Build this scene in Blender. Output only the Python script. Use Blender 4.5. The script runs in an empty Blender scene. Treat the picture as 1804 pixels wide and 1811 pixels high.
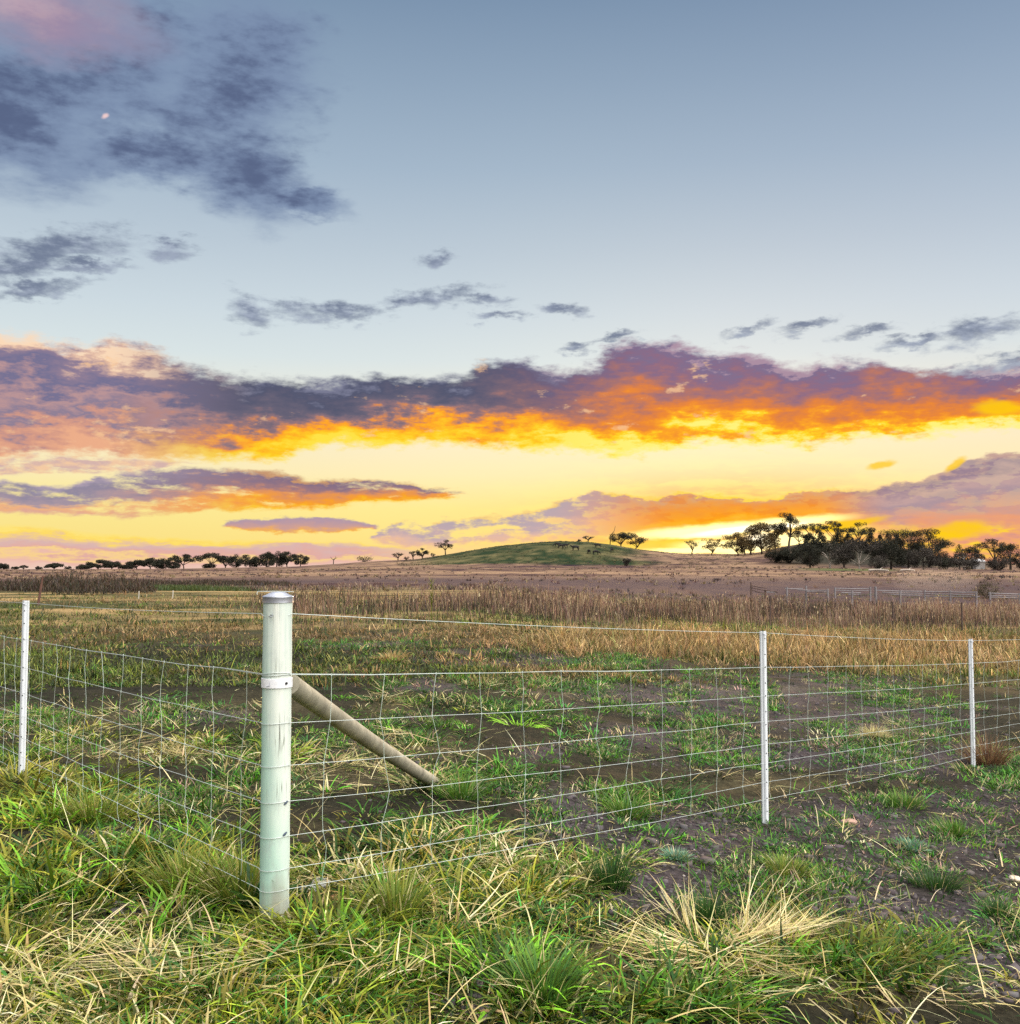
import bpy, bmesh, math, random
import numpy as np
from mathutils import Vector, Matrix

random.seed(7)
RNG = np.random.default_rng(7)
SC = bpy.context.scene
COL = SC.collection
R = math.radians

# ------------------------------------------------------------------ camera
FPX, CX, CY = 1809.0, 902.0, 905.5          # focal length and centre, in units of the 1804 x 1811 photograph
EYE = np.array([0.0, 0.0, 1.40])
PITCH = math.atan(96.5 / FPX)
cam_d = bpy.data.cameras.new("camera")
cam = bpy.data.objects.new("camera", cam_d)
COL.objects.link(cam)
cam.location = EYE
cam.rotation_euler = (math.pi / 2 + PITCH, 0, 0)
cam_d.sensor_fit = 'HORIZONTAL'
cam_d.sensor_width = 36.0
cam_d.lens = 36.0 * FPX / 1804.0
cam_d.clip_start = 0.05
cam_d.clip_end = 20000
SC.camera = cam
SC.view_settings.view_transform = 'Standard'
SC.view_settings.look = 'None'
SC.view_settings.gamma = 1
SC.view_settings.use_curve_mapping = False
SC.view_settings.exposure = 0.0
SC.render.engine = 'CYCLES'
SC.cycles.max_bounces = 5
SC.cycles.diffuse_bounces = 2
SC.cycles.transmission_bounces = 3
SC.cycles.transparent_max_bounces = 4
SC.cycles.caustics_reflective = False
SC.cycles.caustics_refractive = False
SC.cycles.use_denoising = False

FW = np.array([0, math.cos(PITCH), math.sin(PITCH)])
UPV = np.array([0, -math.sin(PITCH), math.cos(PITCH)])
RT = np.array([1.0, 0, 0])


def ray(X, Y):
    return FW + RT * ((X - CX) / FPX) + UPV * ((CY - Y) / FPX)


def at(X, Y, depth):
    """The point seen at photograph position X, Y, `depth` metres ahead."""
    d = ray(X, Y)
    return EYE + d * (depth / d[1])


def uv(X, Y):
    """Azimuth and elevation, in degrees, of a direction."""
    d = ray(X, Y)
    d = d / np.linalg.norm(d)
    return math.degrees(math.atan2(d[0], d[1])), math.degrees(math.asin(d[2]))


def lin(r, g, b):
    f = lambda c: c / 12.92 if c <= 0.04045 else ((c + 0.055) / 1.055) ** 2.4
    return tuple(f(c / 255.0) for c in (r, g, b))


# ------------------------------------------------------------------ sun
SUN_AZ, SUN_EL = uv(1292, 940)[0], 3.2
sun_d = bpy.data.lights.new("sun", 'SUN')
sun_d.energy = 2.2
sun_d.angle = R(10)
sun_d.color = (1.0, 0.62, 0.30)
sun = bpy.data.objects.new("sun", sun_d)
COL.objects.link(sun)
sun.rotation_euler = (R(90 - SUN_EL), 0, R(180 - SUN_AZ))

# ------------------------------------------------------------------ sky
W = bpy.data.worlds.new("World")
SC.world = W
W.use_nodes = True
NT = W.node_tree
NT.nodes.clear()


def N(kind, **kw):
    n = NT.nodes.new(kind)
    for k, v in kw.items():
        setattr(n, k, v)
    return n


def put(sock, v):
    if isinstance(v, bpy.types.NodeSocket):
        NT.links.new(v, sock)
    else:
        sock.default_value = v


def M(op, a, b=0.0, c=0.0, clamp=False):
    n = N('ShaderNodeMath', operation=op, use_clamp=clamp)
    put(n.inputs[0], a); put(n.inputs[1], b)
    if op in ('MULTIPLY_ADD', 'SMOOTH_MAX', 'SMOOTH_MIN', 'WRAP'):
        put(n.inputs[2], c)
    return n.outputs[0]


def step(v, a, b, kind='SMOOTHSTEP', lo=0.0, hi=1.0):
    n = N('ShaderNodeMapRange', interpolation_type=kind)
    put(n.inputs['Value'], v); put(n.inputs['From Min'], a); put(n.inputs['From Max'], b)
    put(n.inputs['To Min'], lo); put(n.inputs['To Max'], hi)
    return n.outputs[0]


def mixc(f, a, b, mode='MIX'):
    n = N('ShaderNodeMix', data_type='RGBA', blend_type=mode, clamp_factor=True)
    put(n.inputs[0], f)
    for s, v in ((n.inputs[6], a), (n.inputs[7], b)):
        if isinstance(v, tuple) and len(v) == 3:
            v = v + (1.0,)
        put(s, v)
    return n.outputs[2]


def ramp(f, stops):
    n = N('ShaderNodeValToRGB')
    e = n.color_ramp.elements
    stops = sorted(stops, key=lambda s: s[0])
    while len(e) < len(stops):
        e.new(0.5)
    for el, (p, c) in zip(e, stops):
        el.position = p
        el.color = lin(*c) + (1.0,)
    put(n.inputs[0], f)
    return n.outputs[0]


def curve(f, pts):
    n = N('ShaderNodeFloatCurve')
    n.mapping.extend = 'HORIZONTAL'
    c = n.mapping.curves[0]
    while len(c.points) < len(pts):
        c.points.new(0.5, 0.5)
    for p, (x, y) in zip(c.points, sorted(pts)):
        p.location = (x, y)
        p.handle_type = 'AUTO_CLAMPED'
    n.mapping.update()
    put(n.inputs['Value'], f)
    return n.outputs[0]


def vec(x, y, z=0.0):
    n = N('ShaderNodeCombineXYZ')
    put(n.inputs[0], x); put(n.inputs[1], y); put(n.inputs[2], z)
    return n.outputs[0]


def noise(v, scale=1.0, detail=6.0, rough=0.55, dist=0.0, dims='3D'):
    n = N('ShaderNodeTexNoise', noise_dimensions=dims)
    put(n.inputs['Vector'], v)
    n.inputs['Scale'].default_value = scale
    n.inputs['Detail'].default_value = detail
    n.inputs['Roughness'].default_value = rough
    n.inputs['Distortion'].default_value = dist
    return n.outputs[0], n.outputs[1]


tc = N('ShaderNodeTexCoord')
sep = N('ShaderNodeSeparateXYZ')
NT.links.new(tc.outputs['Generated'], sep.inputs[0])
DX, DY, DZ = sep.outputs
U = M('DEGREES', M('ARCTAN2', DX, DY))
V = M('DEGREES', M('ARCSINE', DZ))

# billowing warp, coarser high up and finer towards the horizon
pn = vec(M('MULTIPLY', U, 0.22), M('MULTIPLY', V, 0.52))
_, wc = noise(pn, 1.0, 9, 0.60)
ws = N('ShaderNodeSeparateXYZ'); NT.links.new(wc, ws.inputs[0])
_, wc2 = noise(vec(M('MULTIPLY', U, 0.9), M('MULTIPLY', V, 2.2), 3.0), 1.0, 6, 0.6)
ws2 = N('ShaderNodeSeparateXYZ'); NT.links.new(wc2, ws2.inputs[0])
n1 = M('SUBTRACT', ws.outputs[0], 0.5)
n2 = M('SUBTRACT', ws.outputs[1], 0.5)
n3 = M('SUBTRACT', ws.outputs[2], 0.5)
f1 = M('SUBTRACT', ws2.outputs[0], 0.5)
f2 = M('SUBTRACT', ws2.outputs[1], 0.5)
f3 = M('SUBTRACT', ws2.outputs[2], 0.5)
# streaks drawn out along the horizon
st, _ = noise(vec(M('MULTIPLY', U, 0.16), M('MULTIPLY_ADD', V, 1.5, M('MULTIPLY', n1, 2.0)), 7.0), 1.0, 7, 0.6)
st = M('SUBTRACT', st, 0.5)

# clear sky by elevation
CLEAR = [(1004, (243, 205, 180)), (985, (250, 212, 160)), (960, (255, 230, 138)), (900, (255, 237, 152)), (840, (255, 240, 188)),
         (780, (252, 240, 205)), (710, (238, 240, 228)), (640, (220, 232, 234)), (560, (208, 222, 230)), (450, (190, 206, 219)),
         (300, (165, 186, 206)), (150, (145, 168, 192)), (0, (125, 150, 178)), (-130, (110, 137, 169))]
vmax = uv(902, -130)[1]
sky = ramp(M('DIVIDE', V, vmax, clamp=True), [(max(0.0, uv(902, y)[1] / vmax), c) for y, c in CLEAR])
# a little greyer-mauve on the right
sky = mixc(M('MULTIPLY', step(U, 0, 26), 0.35), sky, mixc(1.0, sky, (0.93, 0.90, 0.96), 'MULTIPLY'))
# physical evening sky underneath it all, sun at the same place
nish = N('ShaderNodeTexSky', sky_type='NISHITA')
nish.sun_disc = False
nish.sun_elevation = R(SUN_EL)
nish.sun_rotation = R(SUN_AZ)
nish.air_density = 1.0
nish.dust_density = 2.0
sky = mixc(0.06, sky, mixc(1.0, nish.outputs[0], (0.1, 0.1, 0.1), 'MULTIPLY'))

UN = M('DIVIDE', M('ADD', U, 32.0), 64.0, clamp=True)


def edge(pts, un):
    return M('MULTIPLY', curve(un, [((uv(x, y)[0] + 32) / 64, uv(x, y)[1] / 32) for x, y in pts]), 32.0)


def band(top, bot, ku=1.2, kv=0.9, kf=0.35, soft_t=0.35, soft_b=0.3):
    """A cloud bank between two edges given as directions; returns density and height within the bank."""
    un = M('ADD', UN, M('MULTIPLY_ADD', n2, ku / 64.0 * 3.0, M('MULTIPLY', f2, 0.02)))
    tp, bt = edge(top, un), edge(bot, un)
    vw = M('ADD', V, M('MULTIPLY_ADD', n1, kv * 3.0, M('MULTIPLY', f1, kf * 3.0)))
    th = M('MAXIMUM', M('SUBTRACT', tp, bt), 0.05)
    t = M('DIVIDE', M('SUBTRACT', vw, bt), th)
    d = M('MULTIPLY', step(M('SUBTRACT', vw, bt), -soft_b, soft_b), step(M('SUBTRACT', tp, vw), -soft_t, soft_t))
    d = M('MULTIPLY', d, step(M('SUBTRACT', tp, bt), 0.02, 0.25))
    return d, t


def upos(X):
    return uv(X, 700)[0]


# ---- high thin cloud, upper left: loose blue-grey billows
def blobs(lst, ku, kv, kf):
    """Union of soft ellipses, billowed by the warp: (X, Y, half width, half height, tilt in degrees)."""
    p = vec(M('ADD', U, M('MULTIPLY_ADD', n2, ku, M('MULTIPLY', f2, kf))), M('ADD', V, M('MULTIPLY_ADD', n1, kv, M('MULTIPLY', f1, kf))))
    acc = None
    for X, Y, a, b, rot in lst:
        m = N('ShaderNodeMapping', vector_type='TEXTURE')
        NT.links.new(p, m.inputs['Vector'])
        u0, v0 = uv(X, Y)
        m.inputs['Location'].default_value = (u0, v0, 0)
        m.inputs['Rotation'].default_value = (0, 0, R(rot))
        m.inputs['Scale'].default_value = (a / 33.0, b / 33.0, 1)
        ln = N('ShaderNodeVectorMath', operation='LENGTH')
        NT.links.new(m.outputs[0], ln.inputs[0])
        acc = ln.outputs['Value'] if acc is None else M('MINIMUM', acc, ln.outputs['Value'])
    return acc


hn, hnc = noise(vec(M('MULTIPLY', U, 0.15), M('MULTIPLY', V, 0.20), 11.0), 1.0, 5, 0.52)
hi = blobs([(120, 140, 330, 120, 14), (40, 230, 200, 95, 0), (230, 275, 230, 52, 6), (400, 140, 170, 130, 30), (430, 310, 120, 80, -20),
            (520, 350, 90, 30, -10)], 3.6, 3.6, 0.9)
hd = M('ADD', M('MULTIPLY_ADD', M('SUBTRACT', hn, 0.5), 2.0, M('MULTIPLY_ADD', n3, 2.3, M('MULTIPLY', f3, 1.1))), M('SUBTRACT', 1.15, hi))
haz = step(M('ADD', hi, M('MULTIPLY', n3, -0.8)), 1.35, 0.45)
sky = mixc(M('MULTIPLY', haz, 0.84), sky, lin(126, 145, 176) + (1,))
hid = M('MULTIPLY', step(hd, 0.1, 1.3), 0.9)
hic = mixc(step(M('ADD', hd, M('MULTIPLY', f3, 0.5)), 0.3, 1.5), lin(108, 125, 158) + (1,), lin(78, 90, 124) + (1,))
sky = mixc(M('MULTIPLY', hid, 0.93), sky, hic)
pk = M('MULTIPLY', step(blobs([(60, 15, 190, 62, -5)], 3.0, 2.5, 0.6), 1.35, 0.0), 0.56)
sky = mixc(pk, sky, mixc(step(M('ADD', n3, M('MULTIPLY', f3, 0.4)), -0.15, 0.2), lin(176, 124, 150) + (1,), lin(222, 176, 180) + (1,)))

spot = blobs([(186, 205, 7, 4.5, 30)], 0.3, 0.3, 0.2)
sky = mixc(M('MULTIPLY', step(spot, 1.3, 0.3), 0.9), sky, lin(244, 208, 206) + (1,))

# ---- small dark clouds
sm = blobs([(100, 442, 105, 24, 17), (50, 470, 80, 18, 20), (60, 515, 80, 12, 15), (300, 440, 40, 14, 0), (440, 552, 26, 32, 55), (590, 552, 95, 16, 0),
            (760, 530, 90, 16, 6), (850, 528, 60, 10, 0), (880, 555, 45, 8, 0), (775, 460, 30, 12, 10), (990, 548, 42, 10, -12), (1015, 615, 22, 9, 0),
            (1320, 583, 40, 8, 14), (1420, 578, 45, 9, 10), (1530, 590, 45, 10, 5), (1730, 582, 75, 18, 8), (1620, 602, 60, 8, 5),
            (1780, 640, 90, 14, 5), (1090, 600, 40, 8, 15), (700, 540, 40, 10, 20), (150, 470, 60, 9, 12)], 2.4, 1.9, 1.3)
smd = M('MULTIPLY', step(M('ADD', sm, M('MULTIPLY_ADD', n3, 1.9, M('MULTIPLY', f3, 2.4))), 1.60, 0.05), 0.84)
sky = mixc(smd, sky, mixc(step(M('ADD', f1, n1), -0.15, 0.2), lin(92, 104, 134) + (1,), lin(150, 160, 182) + (1,)))

# ---- main bank across the whole view
A_top = [(-60, 585), (40, 588), (130, 612), (230, 606), (330, 655), (430, 668), (560, 676), (700, 668), (820, 668), (910, 640), (980, 652), (1040, 645),
         (1100, 615), (1180, 606), (1260, 622), (1340, 628), (1400, 652), (1460, 640), (1540, 636), (1620, 656), (1720, 654), (1860, 640)]
A_bot = [(-60, 806), (60, 806), (200, 800), (340, 812), (450, 812), (540, 800), (620, 782), (740, 784), (870, 786), (930, 797), (1080, 797), (1300, 790),
         (1500, 776), (1660, 768), (1860, 752)]
ad, at_ = band(A_top, A_bot, 1.3, 0.60, 0.50, 0.42, 0.34)
tt = M('ADD', at_, M('MULTIPLY_ADD', n3, 1.35, M('MULTIPLY_ADD', f3, 0.42, M('MULTIPLY', st, 0.55))))
rl = ramp(tt, [(0.0, (236, 172, 136)), (0.16, (210, 150, 132)), (0.30, (136, 122, 148)), (0.46, (186, 146, 148)), (0.62, (112, 108, 144)),
               (0.80, (142, 122, 146)), (0.94, (226, 186, 164)), (1.0, (252, 218, 184))])
rc = ramp(tt, [(0.0, (255, 226, 60)), (0.14, (255, 205, 10)), (0.30, (255, 160, 20)), (0.37, (212, 134, 84)), (0.46, (142, 110, 118)), (0.62, (98, 92, 114)),
               (0.85, (74, 78, 106)), (1.0, (116, 118, 144))])
rr = ramp(tt, [(0.0, (255, 244, 120)), (0.10, (255, 216, 10)), (0.19, (255, 165, 10)), (0.32, (238, 134, 36)), (0.46, (216, 122, 66)), (0.60, (176, 112, 104)),
               (0.80, (138, 102, 130)), (0.94, (124, 106, 140)), (1.0, (170, 140, 160))])
ac = mixc(step(U, upos(170), upos(470)), rl, rc)
ac = mixc(step(U, upos(780), upos(1180)), ac, rr)
# warm light breaking through thin places
ac = mixc(M('MULTIPLY', step(M('ADD', M('MULTIPLY', n2, 1.2), M('MULTIPLY', f2, 0.8)), 0.16, 0.30), 0.7), ac, lin(250, 200, 150) + (1,))
sky = mixc(M('MULTIPLY', ad, 0.97), sky, ac)

# ---- second band on the left
B_top = [(-60, 846), (60, 858), (140, 862), (210, 838), (330, 830), (500, 836), (570, 850), (700, 850), (790, 868), (828, 880), (860, 896)]
B_bot = [(-60, 905), (100, 910), (220, 915), (350, 906), (560, 895), (720, 886), (800, 880), (828, 880), (860, 896)]
bd, bt = band(B_top, B_bot, 1.2, 0.30, 0.22, 0.16, 0.14)
bd = M('MULTIPLY', bd, step(M('ADD', st, M('MULTIPLY_ADD', f2, 0.5, M('MULTIPLY', n2, 0.5))), -0.22, 0.02))
bt = M('ADD', bt, M('MULTIPLY_ADD', n3, 1.0, M('MULTIPLY_ADD', f3, 0.6, M('MULTIPLY', st, 0.9))))
bl = ramp(bt, [(0.0, (224, 170, 150)), (0.25, (240, 180, 130)), (0.45, (172, 152, 162)), (0.75, (146, 138, 158)), (1.0, (180, 164, 180))])
br = ramp(bt, [(0.0, (255, 200, 30)), (0.22, (248, 160, 50)), (0.45, (226, 148, 92)), (0.65, (160, 122, 128)), (0.9, (134, 112, 134)), (1.0, (200, 150, 110))])
sky = mixc(bd, sky, mixc(step(U, upos(120), upos(520)), bl, br))

# ---- thin shelf between them on the far left, and a flat low cloud
fd, ft = band([(-60, 812), (100, 806), (250, 812), (330, 818), (380, 824)], [(-60, 842), (100, 838), (250, 834), (330, 826), (380, 825)], 0.8, 0.2, 0.12, 0.1, 0.1)
fd = M('MULTIPLY', fd, step(M('ADD', st, M('MULTIPLY_ADD', f2, 0.7, M('MULTIPLY', n2, 0.6))), -0.12, 0.12))
sky = mixc(M('MULTIPLY', fd, 0.85), sky, mixc(step(f3, -0.1, 0.12), lin(206, 168, 170) + (1,), lin(242, 196, 160) + (1,)))
cd, ct = band([(380, 934), (400, 930), (430, 921), (520, 915), (580, 916), (650, 925), (672, 934), (690, 936)], [(380, 934), (400, 931), (430, 937), (520, 943), (590, 942), (650, 937), (672, 935), (690, 936)], 1.2, 0.16, 0.26, 0.10, 0.08)
sky = mixc(cd, sky, ramp(M('ADD', ct, M('MULTIPLY', f3, 0.6)), [(0.0, (250, 180, 70)), (0.35, (206, 160, 150)), (1.0, (172, 150, 172))]))

# ---- pink haze layers low on the left
dd, dt = band([(-60, 930), (60, 934), (200, 946), (420, 956), (560, 960), (700, 964), (760, 972)], [(-60, 1012), (300, 1012), (700, 1012), (760, 1012)], 0.6, 0.25, 0.1, 0.14, 0.1)
dt = M('ADD', dt, M('MULTIPLY_ADD', st, 1.1, M('MULTIPLY', f3, 0.4)))
sky = mixc(M('MULTIPLY', M('MULTIPLY', dd, step(U, upos(860), upos(600))), 0.95), sky,
           ramp(dt, [(0.0, (240, 208, 190)), (0.3, (236, 186, 172)), (0.44, (250, 212, 140)), (0.54, (226, 172, 164)), (0.70, (218, 180, 178)), (0.82, (238, 200, 150)), (0.9, (255, 220, 100)), (1.0, (255, 228, 120))]))

# ---- sunset glow round the sun, then the low bank in front of it
su, sv = uv(1292, 941)
gx = M('DIVIDE', M('SUBTRACT', U, su), 9.0)
gy = M('DIVIDE', M('SUBTRACT', V, sv), 2.6)
gl = M('POWER', 2.718, M('MULTIPLY', M('ADD', M('MULTIPLY', gx, gx), M('MULTIPLY', gy, gy)), -1.0))
sky = mixc(M('MULTIPLY', gl, 0.95), sky, mixc(step(M('ADD', st, M('MULTIPLY', f3, 0.5)), -0.13, 0.13), lin(252, 150, 24) + (1,), lin(255, 214, 30) + (1,)))
# peach haze low on the right
rd = M('MULTIPLY', step(U, upos(1480), upos(1640)), step(V, uv(902, 900)[1], uv(902, 930)[1]))
rt_ = M('ADD', st, M('MULTIPLY', f3, 0.6))
sky = mixc(M('MULTIPLY', rd, 0.9), sky, ramp(M('ADD', M('MULTIPLY', rt_, 1.6), 0.5), [(0.0, (178, 134, 150)), (0.35, (230, 150, 128)), (0.55, (244, 172, 100)), (0.68, (255, 206, 50)), (1.0, (255, 226, 90))]))

E_top = [(600, 952), (650, 950), (700, 924), (740, 924), (800, 918), (920, 908), (1000, 888), (1050, 870), (1110, 874), (1150, 882), (1230, 872), (1330, 886), (1430, 868), (1520, 868),
         (1600, 858), (1660, 836), (1720, 815), (1770, 806), (1860, 806)]
E_bot = [(600, 952), (650, 951), (740, 966), (900, 962), (1020, 955), (1100, 946), (1180, 934), (1280, 922), (1400, 920), (1500, 926), (1600, 936), (1700, 925), (1860, 925)]
ed, et = band(E_top, E_bot, 1.1, 0.30, 0.34, 0.14, 0.22)
ero = step(M('ADD', M('MULTIPLY', f2, 0.9), M('MULTIPLY_ADD', n2, 0.8, M('MULTIPLY', st, 0.8))), -0.16, 0.10)
ed = M('MULTIPLY', ed, M('MAXIMUM', ero, step(U, upos(900), upos(1120), hi=0.85)))
et = M('ADD', et, M('MULTIPLY_ADD', n3, 0.5, M('MULTIPLY_ADD', f3, 0.35, M('MULTIPLY', st, 0.6))))
el = ramp(et, [(0.0, (244, 190, 150)), (0.3, (224, 184, 170)), (0.6, (192, 168, 176)), (0.9, (184, 166, 176)), (1.0, (240, 200, 130))])
em = ramp(et, [(0.0, (255, 190, 30)), (0.25, (255, 158, 30)), (0.55, (244, 146, 50)), (0.8, (230, 146, 84)), (0.93, (214, 152, 120)), (1.0, (255, 214, 60))])
er = ramp(et, [(0.0, (236, 160, 120)), (0.25, (208, 156, 146)), (0.5, (172, 146, 158)), (0.7, (194, 160, 160)), (0.9, (150, 126, 146)), (1.0, (196, 160, 150))])
ec = mixc(step(U, upos(960), upos(1200)), el, em)
ec = mixc(step(U, upos(1430), upos(1580)), ec, er)
sky = mixc(M('MULTIPLY', ed, 0.97), sky, ec)

# ---- the sun's own light through the slots under the bank
core = blobs([(1265, 937, 160, 11, 4), (1370, 927, 120, 10, 5), (1230, 947, 90, 6, 0), (1290, 967, 90, 14, 0), (1400, 955, 70, 16, 0), (1230, 974, 90, 6, 0), (1330, 978, 70, 8, 0)], 0.5, 0.25, 0.25)
sky = mixc(step(core, 1.4, 0.4), sky, (1.9, 1.5, 0.62))
sky = mixc(step(blobs([(1345, 955, 34, 18, 0), (1300, 938, 90, 7, 6), (1370, 932, 60, 7, 6)], 0.3, 0.2, 0.15), 1.2, 0.2), sky, (2.2, 1.9, 1.3))
yel = blobs([(1560, 822, 24, 8, 15), (1690, 822, 20, 8, 30), (1690, 938, 55, 16, 8), (1765, 722, 40, 14, -4), (1500, 928, 70, 8, 10)], 0.9, 0.5, 0.4)
sky = mixc(M('MULTIPLY', step(yel, 1.25, 0.5), 0.85), sky, lin(255, 205, 15) + (1,))

# ---- overhead and behind the photographer: unseen pale glow added to light the foreground
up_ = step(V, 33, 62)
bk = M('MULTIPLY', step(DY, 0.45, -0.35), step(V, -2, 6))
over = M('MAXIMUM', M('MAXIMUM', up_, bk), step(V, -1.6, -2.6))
fill_noise, _ = noise(vec(DX, DY, DZ), 2.5, 3, 0.5)
# added key light: brightest patch high on the right, behind the photographer's shoulder
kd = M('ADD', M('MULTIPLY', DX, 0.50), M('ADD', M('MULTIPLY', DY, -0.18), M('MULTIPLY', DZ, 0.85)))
pale = mixc(step(kd, 0.30, 0.97), mixc(step(fill_noise, 0.35, 0.65), (0.36, 0.37, 0.41), (0.55, 0.55, 0.60)), mixc(step(fill_noise, 0.35, 0.65), (5.1, 4.95, 4.8), (6.9, 6.6, 6.2)))
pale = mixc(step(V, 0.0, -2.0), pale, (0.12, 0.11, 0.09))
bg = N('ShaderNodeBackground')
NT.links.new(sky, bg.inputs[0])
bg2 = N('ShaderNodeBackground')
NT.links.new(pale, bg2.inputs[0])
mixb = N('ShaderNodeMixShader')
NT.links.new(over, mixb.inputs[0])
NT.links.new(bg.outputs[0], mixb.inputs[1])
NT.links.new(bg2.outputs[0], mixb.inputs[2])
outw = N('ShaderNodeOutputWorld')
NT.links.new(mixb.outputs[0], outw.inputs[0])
# ------------------------------------------------------------------ helpers
def vnoise(x, y, seed=0):
    x = np.asarray(x, float); y = np.asarray(y, float)
    xi = np.floor(x).astype(np.int64); yi = np.floor(y).astype(np.int64)
    fx = x - xi; fy = y - yi
    fx = fx * fx * (3 - 2 * fx); fy = fy * fy * (3 - 2 * fy)

    def h(a, b):
        n = (a * 374761393 + b * 668265263 + seed * 974634777) & 0x7fffffff
        n = ((n ^ (n >> 13)) * 1274126177) & 0x7fffffff
        n = n ^ (n >> 16)
        return (n & 0xffff) / 65535.0
    a, b, c, d = h(xi, yi), h(xi + 1, yi), h(xi, yi + 1), h(xi + 1, yi + 1)
    return (a + (b - a) * fx) * (1 - fy) + (c + (d - c) * fx) * fy


def fbm(x, y, seed=0, octv=4):
    s, a, t = 0.0, 1.0, 0.0
    for k in range(octv):
        s = s + a * vnoise(x * 2 ** k, y * 2 ** k, seed + 17 * k); t += a; a *= 0.5
    return s / t - 0.5


def sst(v, a, b):
    t = np.clip((v - a) / (b - a), 0, 1)
    return t * t * (3 - 2 * t)


def pix(P):
    """Azimuth-like and depth-like coordinates of ground points, used to lay out the zones of the paddock."""
    d = P - EYE
    w = np.maximum(d @ FW, 0.05)
    return CX + FPX * (d @ RT) / w, CY - FPX * (d @ UPV) / w


SKY_X = [-400, 0, 300, 520, 600, 650, 740, 800, 880, 940, 990, 1040, 1080, 1130, 1200, 1300, 1340, 1390, 1430, 1480, 1560, 1650, 1804, 2200]
SKY_Y = [1007, 1007, 1006, 1002, 997, 993, 989, 979, 966, 960, 957, 958.5, 963, 972, 979, 980, 977, 966, 960, 960, 966, 984, 998, 1000]
MID_X = [-400, 520, 740, 1300, 1804, 2200]
MID_Z = [0.2, 0.35, 1.4, 1.5, 0.7, 0.5]


def terrain(x, y):
    x = np.asarray(x, float); y = np.asarray(y, float)
    d = np.maximum(y, 1e-3)
    X = CX + FPX * x / np.maximum(d, 0.5)
    X = np.where(y < 0.5, 902, X)
    sx = np.maximum(x + 1, 0)
    near = -1.2 * (1 - np.exp(-sx / 10)) * (1 - sst(y, 75, 140)) * sst(y, -25, -2)
    dip = -0.80 * np.exp(-((y - 88) / 22) ** 2) * sst(X, 1150, 1400)
    zm = np.interp(X, MID_X, MID_Z)
    mid = -0.3 * sst(y, 30, 100) + (zm + 0.3) * sst(y, 110, 370)
    zs = 1.4 + (1002 - np.interp(X, SKY_X, SKY_Y)) / FPX * 430
    k = sst(y, 318, 432)
    z = near + dip + mid * (1 - k) + zs * k
    z = z - np.maximum(y - 436, 0) * 0.02 * (y < 1500) - np.where(y >= 1500, 21.3, 0)
    r = np.hypot(x, y)
    z = z + fbm(x / 1.3, y / 1.3, 3, 4) * 0.14 * (1 - sst(r, 30, 80)) + fbm(x / 0.22, y / 0.22, 5, 4) * 0.055 * (1 - sst(r, 10, 25))
    z = z + fbm(x / 14, y / 14, 9, 4) * 0.35 * sst(r, 20, 90) * (1 - sst(y, 380, 430))
    z = np.where(y < -25, -0.0 + fbm(x / 14, y / 14, 9, 3) * 0.2, z)
    return z


def hit(X, Y):
    """Ground points under directions X, Y (arrays)."""
    X = np.asarray(X, float); Y = np.asarray(Y, float)
    d = FW[None, :] + RT[None, :] * ((X - CX) / FPX)[:, None] + UPV[None, :] * ((CY - Y) / FPX)[:, None]
    s = np.maximum(-d[:, 2] / d[:, 1], 0.004)
    dep = EYE[2] / s
    for _ in range(14):
        z = terrain(d[:, 0] / d[:, 1] * dep, dep)
        dep = 0.5 * dep + 0.5 * np.clip((EYE[2] - z) / s, 0.5, 400)
    x = d[:, 0] / d[:, 1] * dep
    return np.stack([x, dep, terrain(x, dep)], 1)


def hit1(X, Y):
    return hit([X], [Y])[0]


def ground(X, depth):
    """The ground point in direction X at a given depth."""
    x = (X - CX) / FPX * depth
    return np.array([x, depth, float(terrain(x, depth))])


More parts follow.
